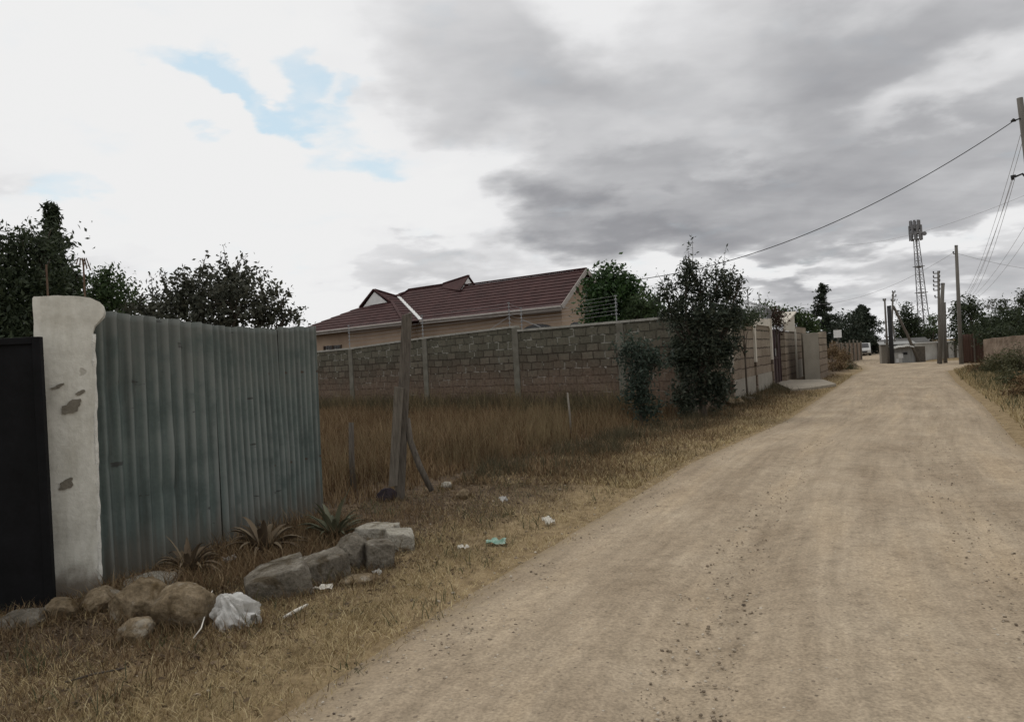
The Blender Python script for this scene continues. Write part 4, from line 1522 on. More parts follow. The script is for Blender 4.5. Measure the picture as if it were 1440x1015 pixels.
def build_house():
    o = thing('house', 'beige bungalow with maroon tiled hip and gable roof behind the stone boundary wall', 'house', HC, rzof((0.764, -0.645)))
    ZE = 3.42
    m = MB()                                              # main walls, floor plan a 0.35..16.2
    m.box(tuple(A3(16.3, 0.45, -0.2)), tuple(A3(0.35, 3.3, 3.40)))
    m.build('wall', MT['house'], o)
    m = MB()                                              # projecting wing
    m.box(tuple(A3(16.1, -0.25, -0.2)), tuple(A3(8.4, 0.447, 3.395)))
    m.build('wall', MT['house'], o)
    m = MB()                                              # gable end above the eaves
    m.prism([A3(0.347, 0.45, 3.40), A3(0.347, 3.3, 3.40), A3(0.347, 1.82, 4.84)], (-0.2, 0, 0))
    g = m.build('gable', MT['house'], o)
    m = MB()
    c = A3(0.347, 1.55, 4.12)
    k = 16
    m.prism([c + Vector((0.0, 0.13 * math.cos(2 * PI * i / k), 0.13 * math.sin(2 * PI * i / k))) for i in range(k)], (0.015, 0, 0))
    m.build('vent', MT['wframe'], g)
    # roof slopes
    E0, RG = 0.0, A3(0, 1.74, 4.90)
    P = dict(e0=A3(0, 0, 3.45), vb=A3(7.6, 0, 3.45), vt=A3(10.8, 1.62, 4.815), rl=A3(10.46, 2.0, 5.14), rr=A3(7.9, 2.0, 5.14), rj=A3(6.3, 1.76, 4.93), g0=RG,
             pk=A3(11.3, 0.6, 5.17), tr=A3(10.15, 0.6, 4.53), tl=A3(12.4, 0.6, 4.46), wc=A3(7.95, -0.72, 3.44), wl=A3(16.9, -0.72, 3.38), bl=A3(16.9, 4.2, 3.4), b0=A3(0, 3.5, 3.45), bm=A3(8.0, 4.0, 3.45))
    rm = MB()
    for poly in ((P['e0'], P['vb'], P['vt'], P['rl'], P['rr'], P['rj'], P['g0']),
                 (P['pk'], P['tr'], P['wc'], P['vb'], P['vt']),
                 (P['tr'], P['tl'], P['wl'], P['wc']),
                 (P['pk'], P['vt'], P['tl']), (P['tl'], P['vt'], P['rl'], P['wl']), (P['wl'], P['rl'], P['bl']),
                 (P['g0'], P['rj'], P['rr'], P['bm'], P['b0']), (P['rr'], P['rl'], P['bl'], P['bm'])):
        roof_rows(rm, poly)
    roof = rm.build('roof', MT['roof'], o)
    # small raised gablet on the main ridge, with its white triangle
    q = MB()
    g_pk, g_bk = A3(6.5, 2.0, 5.36), A3(8.1, 2.0, 5.17)
    g_f, g_b = A3(6.5, 1.45, 4.74), A3(6.5, 2.55, 4.8)
    q.prism([g_pk, g_f + Vector((0, -.06, -.06)), A3(8.0, 1.8, 4.97), g_bk], (0, -0.02, 0.035))
    q.prism([g_pk, g_bk, A3(8.0, 2.3, 4.97), g_b + Vector((0, .06, -.06))], (0, 0.02, 0.035))
    q.build('ridge_gablet', MT['roof'], o)
    q = MB()
    q.prism([A3(6.55, 1.5, 4.72), A3(6.55, 2.5, 4.76), A3(6.55, 2.0, 5.31)], (-0.04, 0, 0))
    q.build('white_gablet_board', MT['white'], o)
    q = MB()                                              # white triangle on the wing front
    q.prism([A3(12.2, 0.565, 4.42), A3(10.35, 0.565, 4.47), A3(11.3, 0.565, 5.08)], (0, 0.03, 0))
    q.build('white_gablet_board', MT['white'], o)
    q = MB()                                              # barge caps over it
    for a, b in ((P['pk'], P['tl']), (P['pk'], P['tr'])):
        q.bar(a + Vector((0, -.06, .03)), b + Vector((0, -.06, .0)), 0.09, 0.07)
    q.build('gablet_cap', MT['roof'], roof)
    q = MB()
    for a, b in ((P['g0'], P['rj']), (P['rj'], P['rr']), (P['rr'], P['rl']), (P['rl'], P['vt']), (P['pk'], P['vt']), (P['tr'], P['wc']), (g_pk, g_bk)):
        q.bar(a + Vector((0, 0, .045)), b + Vector((0, 0, .045)), 0.13, 0.05)
    q.build('ridge_cap', MT['roof'], roof)
    q = MB()
    q.bar(P['vb'] + Vector((0, -.02, .055)), P['vt'] + Vector((0, 0, .055)), 0.17, 0.03)
    q.build('valley_flashing', MT['white'], o)
    # fascias and gutters
    for a, b in ((A3(-0.02, -0.03, 3.37), A3(7.6, -0.03, 3.37)), (A3(7.95, -0.75, 3.36), A3(16.9, -0.75, 3.30))):
        q = MB()
        q.bar(a, b, 0.03, 0.15)
        q.build('fascia', MT['fascia'], o)
        q = MB()
        q.tube([a + Vector((0, -.05, .05)), b + Vector((0, -.05, .05))], 0.045, 8)
        q.build('gutter', MT['fascia'], o)
    q = MB()
    q.bar(A3(-0.03, -0.02, 3.40), A3(-0.03, 1.74, 4.86), 0.03, 0.17)
    q.bar(A3(-0.03, 3.5, 3.40), A3(-0.03, 1.76, 4.86), 0.03, 0.17)
    q.build('barge_board', MT['fascia'], o)
    q = MB()                                              # soffits
    q.box(tuple(A3(7.6, -0.01, 3.36)), tuple(A3(0.0, 0.449, 3.385)))
    q.box(tuple(A3(16.9, -0.73, 3.35)), tuple(A3(7.96, -0.253, 3.375)))
    q.build('soffit', MT['fascia'], o)

    def window(a0, a1, z0, z1, n, curtain=False, arch=False):
        w = MB()
        if arch:
            c_ = (a0 + a1) / 2
            top = [A3(c_ + (a0 - c_) * math.cos(t), n - 0.012, z1 - 0.28 + 0.28 * math.sin(t)) for t in np.linspace(0, PI, 12)]
            w.prism([A3(a1, n - 0.012, z0), A3(a0, n - 0.012, z0)] + top, (0, 0.008, 0))
        else:
            w.box(tuple(A3(a1, n - 0.012, z0)), tuple(A3(a0, n - 0.004, z1)))
        f = w.build('window', MT['glass'], o)
        w = MB()
        for (x, y) in ((a0, a0 + .06), (a1 - .06, a1), ((a0 + a1) / 2 - .03, (a0 + a1) / 2 + .03)):
            w.box(tuple(A3(y, n - 0.05, z0)), tuple(A3(x, n - 0.013, z1 - (0.28 if arch else 0))))
        w.box(tuple(A3(a1, n - 0.049, z0)), tuple(A3(a0, n - 0.014, z0 + .06)))
        w.build('frame', MT['wframe'], f)
        w = MB()
        for x in np.arange(a0 + .14, a1 - .05, .14):
            w.box(tuple(A3(x + .014, n - 0.030, z0 + .061)), tuple(A3(x, n - 0.016, z1 - (0.2 if arch else 0.03))))
        w.build('grille', MT['wframe'], f)
        if curtain:
            w = MB()
            for i, x in enumerate(np.arange(a0 + .08, a1 - .2, .32)):
                w.box(tuple(A3(x + .2, n - 0.0145, z0 + .07)), tuple(A3(x, n - 0.0135, z1 - .28 + .1 * (i % 2))))
            w.build('curtain', MT['curtain'], f)

    window(0.75, 2.35, 1.6, 2.88, 0.45, arch=True)
    window(3.6, 5.0, 1.6, 2.7, 0.45)
    window(12.9, 14.3, 1.6, 2.70, -0.25, curtain=True)
    window(15.0, 15.9, 1.6, 2.68, -0.25, curtain=True)
    w = MB()                                              # arched window in the gable end
    ys = [A3(0.35, 1.35 + 0.5 * math.cos(t), 2.6 + 0.28 * math.sin(t)) for t in np.linspace(0, PI, 12)]
    w.prism([A3(0.35, 0.85, 1.6), A3(0.35, 1.85, 1.6)] + ys, (0.012, 0, 0))
    f = w.build('window', MT['glass'], o)
    w = MB()
    for y in (0.87, 1.33, 1.79):
        w.box(tuple(A3(0.337, y, 1.6)), tuple(A3(0.31, y + .05, 2.66)))
    w.build('frame', MT['wframe'], f)


build_house()


# ------------------------------------------------------------------ stone compound along the road
CA = Vector((6.15, 21.6, 0))
CD = Vector((0.45, 0.893, 0)).normalized()


def cp(t, z=0.0, off=0.0):
    n = Vector((CD.y, -CD.x, 0))          # towards the road
    return CA + CD * t + n * off + Vector((0, 0, z))


def build_compound():
    o = thing('compound_wall', 'tan stone compound wall with cream arched concrete trim and razor wire on top', 'wall', CA, 0)
    n = Vector((CD.y, -CD.x, 0))
    for k, (t0, t1) in enumerate(((0.0, 3.85), (4.05, 7.5))):
        b_, fr, L = bay(o, 'stone_panel', cp(t0), cp(t1), 2.28, 2.3, 0.2, MT['cstone'], seed=20 + k)
        # cream beam with haunched corners
        m = MB()
        poly = [Vector((0, -0.05, 2.52)), Vector((L, -0.05, 2.52)), Vector((L, -0.05, 1.85)), Vector((L - .10, -0.05, 2.1)), Vector((L - .32, -0.05, 2.27)), Vector((0.32, -0.05, 2.27)), Vector((0.10, -0.05, 2.1)), Vector((0, -0.05, 1.85))]
        m.prism(poly, (0, 0.3, 0))
        place(m.build('arched_beam', MT['trim'], o), fr)
        # plinth of smooth render
        m = MB()
        m.box((0.0, -0.028, -0.2), (L, -0.014, 0.62))
        place(m.build('plinth', MT['plasterwall'], o), fr)
    for t in (-0.1, 3.95, 7.6):
        fr = frame(cp(t - 0.1), CD)
        m = MB()
        m.box((0, -0.07, -0.2), (0.2, 0.22, 1.05))
        place(m.build('post', MT['cstone'], o), fr)
        m = MB()
        m.box((0.002, -0.072, 1.05), (0.198, 0.222, 2.56))
        place(m.build('post_trim', MT['trim'], o), fr)
    # coiled razor wire
    m = MB()
    pts = []
    for i in range(420):
        a = i * 0.42
        t = 0.2 + i * 0.0172
        pts.append(cp(t, 2.78 + 0.24 * math.sin(a) + 0.03 * math.sin(i * 1.7), 0.24 * math.cos(a) - 0.1))
    m.tube(pts, 0.007, 4, False)
    place(m.build('razor_wire', MT['steel'], o), Matrix.Identity(4))
    for t, h in ((0.9, 1.2), (3.9, 0.95), (6.2, 0.9), (7.6, 0.8)):
        m = MB()
        p = cp(t, 2.5, -0.1)
        m.tube([p, p + Vector((0, 0, h))], 0.016, 6)
        for k in range(5):
            c = p + Vector((0, 0, h * (0.3 + 0.16 * k)))
            m.tube([c - CD * 0.06, c + CD * 0.06], 0.014, 5)
        place(m.build('fence_bracket', MT['steel'], o), Matrix.Identity(4))

    # stones under the near corner
    g = thing('compound_gate', 'dark maroon metal gate between the tan stone panels', 'gate', cp(7.9), rzof(CD))
    m = MB()
    m.box((0.0, 0.12, 0.06), (1.55, 0.14, 2.2))
    m.build('panel', MT['maroon'], g)
    m = MB()
    m.box((1.57, 0.12, 0.06), (3.1, 0.14, 2.2))
    m.build('panel', MT['maroon'], g)
    m = MB()
    for x in (0.0, 0.75, 1.5, 1.57, 2.3, 3.05):
        m.box((x, 0.09, 0.04), (x + .05, 0.119, 2.22))
    for z in (0.08, 1.05, 2.15):
        m.box((0.05, 0.095, z), (3.05, 0.1185, z + .05))
    m.build('frame', MT['maroon'], g)
    m = MB()
    m.box((1.38, 0.06, 1.15), (1.5, 0.089, 1.45))
    m.build('lock_plate', MT['tin'], g)

    w = thing('gatehouse_wall', 'tan stone wall panel topped by a pale boarded lean-to gable right of the maroon gate', 'wall', cp(11.3), rzof(CD))
    b_, fr, L = bay(w, 'stone_panel', cp(11.3), cp(15.2), 2.15, 2.15, 0.2, MT['cstone'], seed=31)
    m = MB()
    m.prism([Vector((0.25, -0.03, 2.16)), Vector((L, -0.03, 2.16)), Vector((L, -0.03, 2.98)), Vector((0.25, -0.03, 2.45))], (0, 0.05, 0))
    place(m.build('boarded_gable', MT['board'], w), fr)
    m = MB()
    m.prism([Vector((0.0, -0.12, 2.40)), Vector((L + .12, -0.12, 3.03)), Vector((L + .12, -0.12, 3.09)), Vector((0.0, -0.12, 2.46))], (0, 1.9, 0))
    place(m.build('roof_sheet', MT['trim'], w), fr)
    for x in (0.0, L - 0.02):
        m = MB()
        m.box((x - 0.12, -0.06, -0.2), (x + 0.12, 0.22, 2.14 if x < 1 else 2.3))
        place(m.build('post', MT['trim'] if x > 1 else MT['cstone'], w), fr)
    w = thing('stone_wall', 'plain tan stone wall with a rendered base between the lean-to gable and the grey rendered pier', 'wall', cp(15.5), 0)
    b_, fr, L = bay(w, 'stone_panel', cp(15.5), cp(20.0), 2.42, 2.42, 0.2, MT['cstone'], seed=41)
    m = MB()
    m.box((0.0, -0.05, -0.2), (L, -0.014, 0.85))
    place(m.build('rendered_base', MT['plasterwall'], w), fr)
    w = thing('rendered_wall', 'grey cement rendered wall end with a stone return nearest the dirt road', 'wall', (12.5, 32.5, 0), 0)
    p0, p1, p2 = Vector((12.38, 32.6, 0)), Vector((12.98, 32.45, 0)), Vector((14.9, 36.3, 0))
    fr = frame(p0, p1 - p0)
    m = MB()
    m.box((0, 0, -0.2), ((p1 - p0).length, 0.6, 2.02))
    place(m.build('rendered_pier', MT['plasterwall'], w, bevel=0.015), fr)
    b_, fr, L = bay(w, 'stone_panel', p1 + Vector((0.22, 0.52, 0)), p2, 2.0, 2.12, 0.2, MT['cstone'], seed=43)
    m = MB()
    m.box((0, -0.03, 2.015), (L, 0.23, 2.07))
    # concrete apron in front of the gate
    bm = MB()
    pts = [G(1090, 541), G(1104, 537), G(1158, 536.5), G(1176, 543), G(1140, 549), G(1112, 551)]
    bm.prism([Vector((p.x, p.y, 0.0)) for p in pts], (0, 0, 0.10))
    tag(bm.build('driveway', pmat('driveway_concrete', [(0.20, 0.17, 0.13), (0.30, 0.265, 0.21)], 1.5, 0.95, 0.3, 20), None, bevel=0.02), kind='structure')


build_compound()
stone_px('earthy stone under the near corner of the tan stone compound', 1037, 573, 26, 16, 0.5, 0.2, MT['stone_tan'], 30, group=None)
stone_px('flat stone at the foot of the first tan compound panel', 1054, 566, 26, 10, 0.5, 0.5, MT['stone_grey'], 31, group=None)


# ------------------------------------------------------------------ far end of the road
def wood_pole(name, label, base, top, r0, r1, arms=(), group='utility poles at the end of the road', extra=None, mat='pole'):
    base, top = Vector(base), Vector(top)
    o = thing(name, label, 'utility pole', base, 0, group)
    m = MB()
    d = top - base
    k_ = 0.78
    m.tube([Vector((0, 0, -0.3)), d * 0.5, d], [r0 * k_, (r0 + r1) / 2 * k_, r1 * k_], 12)
    m.build('shaft', MT[mat], o, smooth=True)
    for (f, w, az, hh) in arms:
        m = MB()
        c = d * f
        e = Vector((math.cos(az), math.sin(az), 0)) * w
        m.bar(c - e * hh, c + e, 0.06, 0.05)
        a = m.build('crossarm', MT['wood_dark'], o)
        for q in ((-hh, 1.0) if hh > 0 else (1.0,)):
            m = MB()
            p = c + e * q * 0.95
            m.tube([p, p + Vector((0, 0, .05)), p + Vector((0, 0, .06)), p + Vector((0, 0, .14))], [0.02, 0.02, 0.045, 0.03], 8)
            m.build('insulator', MT['black'], a, smooth=True)
    return o


# right-hand pole at the picture edge
NP0 = Vector((17.25, 24.5, 0))
NP1 = At(1434, 138, 24.5)
near = wood_pole('utility_pole', 'nearest tall wooden pole at the right edge carrying the thick cable', NP0, NP1, 0.15, 0.115, ())
d = NP1 - NP0
m = MB()
ca = At(1426, 170, 24.4) - NP0
pa = NP0.lerp(NP1, 0.93) - NP0
m.tube([pa, ca.lerp(pa, 0.35), ca], 0.022, 7)
m.tube([ca + Vector((-.09, 0, -.02)), ca + Vector((-.02, 0, .02)), ca + Vector((.06, 0, .0))], [0.03, 0.06, 0.03], 8)
m.build('cable_clamp', MT['black'], near, smooth=True)
m = MB()
cb = At(1427, 249, 24.3) - NP0
pb_ = NP0.lerp(NP1, 0.70) - NP0
m.tube([pb_, cb + Vector((.25, 0, .09)), cb], 0.03, 7)
m.tube([cb + Vector((-.07, 0, -.09)), cb + Vector((-.07, 0, .02)), cb + Vector((.02, 0, .04))], [0.04, 0.065, 0.04], 8)
m.build('side_bracket', MT['black'], near, smooth=True)

p_mid = G(1352, 513)
p_midt = At(1344.5, 345, p_mid.y)
wood_pole('utility_pole', 'tall bare wooden pole standing at the right of the road end', p_mid, p_midt, 0.15, 0.10, ((0.93, 0.16, 2.9, 0.2), (0.98, 0.07, 0.2, 0.8)))
p_ins = G(1322, 513)
wood_pole('utility_pole', 'slim pole with five short insulator arms at the road end', p_ins, At(1319.5, 381, p_ins.y), 0.11, 0.075, tuple((0.975 - 0.045 * k, 0.26, 2.8, 0.25) for k in range(5)) + ((0.72, 0.2, 2.8, 0.0),))
tw = Vector((p_ins.x + 0.62, p_ins.y + 1.2, 0))
wood_pole('utility_pole', 'thick short pole leaning left behind the insulator pole', tw, At(1326, 398, tw.y), 0.19, 0.12, ((0.97, 0.12, 0.3, 0.7),))
wood_pole('utility_pole', 'dark propping pole leaning against the thick short pole', tw + Vector((0.55, 0.35, 0)), At(1328, 425, tw.y + .25), 0.15, 0.1, ())
k0 = G(1249, 512)
wood_pole('utility_pole', 'left pole of the dark pole cluster beside the grey kiosk', k0, At(1244, 420, k0.y), 0.10, 0.07, ((0.97, 0.1, 3.0, 0.6),))
k1 = k0 + Vector((0.25, 0.25, 0))
wood_pole('utility_pole', 'tallest pole of the dark cluster with short arms beside the kiosk', k1, At(1256, 410, k1.y), 0.10, 0.07, ((0.985, 0.14, 0.1, 0.3), (0.93, 0.22, 0.1, 0.2), (0.87, 0.16, 0.1, 0.7)))
k2 = k0 + Vector((0.22, -0.12, 0))
wood_pole('utility_pole', 'stout black stump pole with bundled fittings in the dark cluster', k2, At(1250, 430, k2.y), 0.19, 0.16, ((0.47, 0.38, 3.0, 0.0), (0.36, 0.42, 3.1, 0.0), (0.8, 0.14, 0.4, 0.9)), mat='black')
s0, s1 = At(1295, 507, 50.2), At(1256, 430, k1.y)
s0.z = 0
wood_pole('utility_pole', 'slanting stay pole leaning from the ground onto the dark cluster', s0, s1, 0.13, 0.09, (), mat='wood_dark')
s2 = At(1258, 478, 52.4)
wood_pole('utility_pole', 'short grey pole behind the kiosk under the slanting stay', Vector((s2.x + .1, s2.y, 0)), At(1255, 452, 52.4), 0.07, 0.06, ((0.985, 0.4, 0.1, 0.0),))


def build_tower():
    Y = 170
    top = At(1286, 312, Y)
    bot = At(1302, 476, Y)
    bot.z = 0
    o = thing('lattice_tower', 'tall grey lattice telecom mast with antennas on top behind the trees', 'mast', bot)
    ax = (top - bot)
    H = ax.length
    def corner(f, k, w=None):
        w = w if w is not None else (1.25 - 0.85 * f)
        a = PI / 4 + k * PI / 2 + 0.3
        return ax * f + Vector((math.cos(a) * w, math.sin(a) * w, 0))
    m = MB()
    for k in range(4): m.tube([corner(0, k), corner(0.55, k), corner(0.86, k)], [0.11, 0.1, 0.085], 5)
    m.build('legs', MT['mast'], o)
    m = MB()
    nb = 15
    for j in range(nb):
        f0, f1 = 0.86 * j / nb, 0.86 * (j + 1) / nb
        for k in range(4):
            m.tube([corner(f0, k), corner(f1, (k + 1) % 4)], 0.04, 4, False)
            m.tube([corner(f1, k), corner(f1, (k + 1) % 4)], 0.05, 4, False)
    m.build('bracing', MT['mast'], o)
    m = MB()
    m.tube([ax * 0.0, ax * 0.86], 0.14, 6)
    m.build('cable_ladder', MT['mast'], o)
    for f in (0.43, 0.64, 0.86):
        m = MB()
        c = ax * f
        w = 1.15 - 0.4 * f
        m.box((c.x - w, c.y - w, c.z - .07), (c.x + w, c.y + w, c.z + .07))
        m.build('platform', MT['mast'], o)
    m = MB()
    m.tube([ax * 0.84, ax * 1.0], 0.22, 8)
    m.build('top_pole', MT['mast'], o)
    for j, f in enumerate((0.885, 0.935, 0.975)):
        for k in range(8):
            a = k * PI / 4 + 0.2 + j * 0.4
            c = ax * f + Vector((math.cos(a), math.sin(a), 0)) * (1.25 if j < 2 else 1.0)
            m = MB()
            t = Vector((-math.sin(a), math.cos(a), 0)) * 0.24
            r_ = Vector((math.cos(a), math.sin(a), 0)) * 0.1
            hh = Vector((0, 0, 0.95))
            m.hexa([c - t - r_ - hh, c + t - r_ - hh, c + t + r_ - hh, c - t + r_ - hh, c - t - r_ + hh, c + t - r_ + hh, c + t + r_ + hh, c - t + r_ + hh])
            m.bar(ax * f, c, 0.06, 0.06)
            m.build('antenna', MT['antenna'], o)
    c = ax * 0.90 + Vector((1.75, -0.4, 0))
    m = MB()
    k = 16
    ring = [c + Vector((0.45 * math.cos(2 * PI * i / k), -0.1, 0.45 * math.sin(2 * PI * i / k))) for i in range(k)]
    m.prism(ring, (0, 0.22, 0))
    m.build('dish', MT['antenna'], o)


build_tower()


def build_kiosk():
    p = Vector((24.62, 51.2, 0))
    o = thing('kiosk', 'small grey patched roadside kiosk with sagging awning at the end of the road', 'kiosk', p, -0.38)
    m = MB()
    m.box((0, 0.0, -0.1), (0.66, 1.9, 1.26))
    m.build('timber_wall', MT['wood_grey'], o)
    m = MB()
    m.box((0.664, 0.02, -0.1), (2.0, 1.9, 1.22))
    m.build('tin_wall', MT['tin'], o)
    m = MB()
    m.box((2.004, 0.25, -0.1), (2.62, 1.85, 1.05))
    m.build('side_shed', MT['wood_dark'], o)
    m = MB()
    pts = [Vector((x, 0, 1.22 - 0.05 * math.sin(x * 3.2) - 0.02 * math.sin(x * 11))) for x in np.linspace(0.45, 1.9, 12)]
    for a, b in zip(pts[:-1], pts[1:]):
        m.hexa([a + Vector((0, -.45, -.18)), b + Vector((0, -.45, -.18 - .03)), b + Vector((0, .1, 0)), a + Vector((0, .1, 0)),
                a + Vector((0, -.45, -.15)), b + Vector((0, -.45, -.15 - .03)), b + Vector((0, .1, .03)), a + Vector((0, .1, .03))])
    m.build('awning', MT['limewash'], o)
    m = MB()
    m.box((0.68, -0.03, 0.03), (1.22, 0.015, 0.70))
    m.build('white_panel', MT['limewash'], o)
    m = MB()
    m.box((1.0, -0.045, 0.35), (1.28, -0.033, 0.62))
    m.build('white_panel', MT['white'], o)
    m = MB()
    m.box((0.86, -0.042, 0.06), (1.02, -0.032, 0.30))
    m.build('poster', MT['white'], o)
    m = MB()
    m.box((1.3, 0.0, 0.55), (1.55, 0.017, 0.72))
    m.build('hatch', MT['black'], o)
    m = MB()
    m.hexa([Vector((-.1, -.1, 1.27)), Vector((2.1, -.1, 1.23)), Vector((2.1, 2.0, 1.42)), Vector((-.1, 2.0, 1.46)),
            Vector((-.1, -.1, 1.30)), Vector((2.1, -.1, 1.26)), Vector((2.1, 2.0, 1.45)), Vector((-.1, 2.0, 1.49))])
    m.build('roof', MT['tin'], o)


build_kiosk()
sh = thing('shack', 'low dark tin roofed shack behind the grey kiosk', 'shack', (28.3, 58.5, 0), -0.38)
m = MB()
m.box((0, 0, -0.1), (3.0, 2.4, 1.25))
m.build('wall', MT['wood_dark'], sh)
m = MB()
m.prism([Vector((-.15, -.2, 1.26)), Vector((3.15, -.2, 1.30)), Vector((3.15, -.2, 1.34)), Vector((-.15, -.2, 1.30))], (0, 2.8, 0.34))
m.build('roof', MT['dark_tin'], sh)


def far_wall():
    p, q = Vector((28.6, 55.6, 0)), Vector((33.4, 56.8, 0))
    o = thing('limewashed_wall', 'low stained whitewashed wall right of the kiosk behind the poles', 'wall', p, 0)
    _, fr, L = bay(o, 'wall_face', p, q, 1.2, 1.22, 0.2, MT['limewash'], seed=50)
    m = MB()
    m.box((0, -0.05, 1.215), (L, 0.25, 1.30))
    place(m.build('coping', MT['white'], o), fr)
    for x in (2.6, 3.35, 4.1):
        m = MB()
        m.box((x, -0.09, -0.1), (x + .16, -0.02, 1.16))
        place(m.build('timber_post', MT['wood_dark'], o), fr)


far_wall()


def red_fence():
    p, q = Vector((25.25, 43.3, 0)), Vector((26.95, 42.2, 0))
    o = thing('rusty_sheet_fence', 'rust red sheet metal fence between the bare pole and the mud wall', 'fence', p, 0)
    fr = frame(p, q - p)
    L = (q - p).length
    xs = np.linspace(0, L, 120)
    zs = np.linspace(-0.1, 1.62, 6)
    X, Z = np.meshgrid(xs, zs)
    Z = np.where(Z > 1.5, Z + 0.05 * np.sin(X * 4) + 0.04 * np.floor(X / 0.55), Z)
    V = np.stack([X.ravel(), 0.012 * np.sin(X.ravel() * 2 * PI / 0.15), Z.ravel()], 1)
    i = np.arange(V.shape[0]).reshape(X.shape)
    f = fast('sheet', V, np.stack([i[:-1, :-1].ravel(), i[:-1, 1:].ravel(), i[1:, 1:].ravel(), i[1:, :-1].ravel()], 1), MT['redrust'], o, smooth=True)
    f.modifiers.new('thick', 'SOLIDIFY').thickness = 0.002
    place(f, fr)
    for x in (0.0, 0.7, 1.4, L - .05):
        m = MB()
        m.tube([(x, -0.06, -0.2), (x + .02, -0.05, 1.78)], 0.05, 7)
        place(m.build('post', MT['wood_dark'], o), fr)


red_fence()


def mud_wall():
    P = [(21.0, 34.2), (18.35, 27.0), (17.6, 24.9), (14.9, 18.6), (11.8, 11.4)]
    o = thing('mud_wall', 'low crumbling brown mud plastered wall behind the scrub on the right', 'wall', (P[0][0], P[0][1], 0), 0)
    bay(o, 'wall_face', P[0], P[1], 1.36, 1.48, 0.22, MT['mud'], seed=60, rough=0.06, nseg=40)
    bay(o, 'wall_face', P[1], P[2], 1.46, 1.5, 0.22, MT['mud'], seed=61, rough=0.06)
    bay(o, 'wall_face', P[2], P[3], 1.5, 1.45, 0.22, MT['mud'], seed=62, rough=0.06)
    bay(o, 'wall_face', P[3], P[4], 1.45, 1.4, 0.22, MT['mud'], seed=63, rough=0.06)


mud_wall()


def brown_fence():
    p, q = At(1168, 500, 57), At(1211, 500, 66)
    p.z = q.z = 0
    o = thing('brown_fence', 'brown weathered board fence below the dark trees at the left of the far road', 'fence', p, 0)
    _, fr, L = bay(o, 'boards', p, q, 1.55, 1.5, 0.06, MT['mud'], seed=70, rough=0.03)
    for x in np.arange(0.4, L, 1.5):
        m = MB()
        m.tube([(x, -0.06, -0.1), (x, -0.06, 1.7 + .1 * math.sin(x * 5))], 0.06, 7)
        place(m.build('post', MT['wood_grey'], o), fr)


brown_fence()
sg = At(1174, 500, 55.5)
sg.z = 0
so_ = thing('signboard', 'small blank white board on a post above the brown fence', 'sign', sg, 0.2)
m = MB()
m.tube([(0.35, 0.05, -0.1), (0.35, 0.05, 2.6)], 0.04, 7)
m.build('post', MT['wood_dark'], so_)
m = MB()
m.box((0.0, -0.02, 1.95), (0.62, 0.015, 2.5))
m.build('board', MT['white'], so_)


def build_car():
    g = At(1213, 500, 84)
    g.z = 0.0
    o = thing('parked_car', 'silver car parked facing the camera under the dark trees at the far bend', 'car', g, -0.42)
    # local x across, y back, z up; 1.7 wide, 4.2 long
    prof = [(0, .35), (0, .62), (.12, .78), (1.0, .90), (1.7, 1.38), (2.2, 1.45), (3.2, 1.42), (3.9, 1.0), (4.2, .95), (4.25, .4), (3.9, .28), (.3, .28)]
    m = MB()
    m.prism([Vector((-.85, y, z)) for y, z in prof], (1.7, 0, 0))
    m.build('body', MT['car'], o, bevel=0.07)
    m = MB()
    m.hexa([Vector((-.70, 1.02, .945)), Vector((.70, 1.02, .945)), Vector((.62, 1.64, 1.375)), Vector((-.62, 1.64, 1.375)),
            Vector((-.70, 1.0, .96)), Vector((.70, 1.0, .96)), Vector((.62, 1.62, 1.39)), Vector((-.62, 1.62, 1.39))])
    m.build('windscreen', MT['glass'], o)
    for x in (-1, 1):
        m = MB()
        m.prism([Vector((x * .853, 1.25, .95)), Vector((x * .853, 1.75, 1.33)), Vector((x * .853, 3.1, 1.33)), Vector((x * .853, 3.6, 1.0))], (x * 0.01, 0, 0))
        m.build('side_window', MT['glass'], o)
        m = MB()
        m.box((x * .58 - .2, -.012, .60), (x * .58 + .2, .05, .74))
        m.build('headlight', MT['white'], o, bevel=0.01)
        for y in (.8, 3.35):
            m = MB()
            m.tube([(x * .66, y, .31), (x * .87, y, .31)], 0.31, 16)
            w = m.build('wheel', MT['tyre'], o)
            m = MB()
            m.tube([(x * .865, y, .31), (x * .885, y, .31)], 0.19, 12)
            m.build('rim', MT['steel'], w)
    m = MB()
    m.box((-.5, -.02, .40), (.5, .04, .56))
    m.build('grille', MT['black'], o)


build_car()


# ------------------------------------------------------------------ overhead lines
def cable(label, a, b, sag, r, mat='cable', group=None, n=40):
    a, b = Vector(a), Vector(b)
    m = MB()
    m.tube([(a.lerp(b, i / n) - Vector((0, 0, sag * 4 * (i / n) * (1 - i / n)))) - a for i in range(n + 1)], r, 5, False)
    o = m.build('overhead_cable', MT[mat], None, smooth=True)
    o.location = a
    return tag(o, label, 'cable', group)


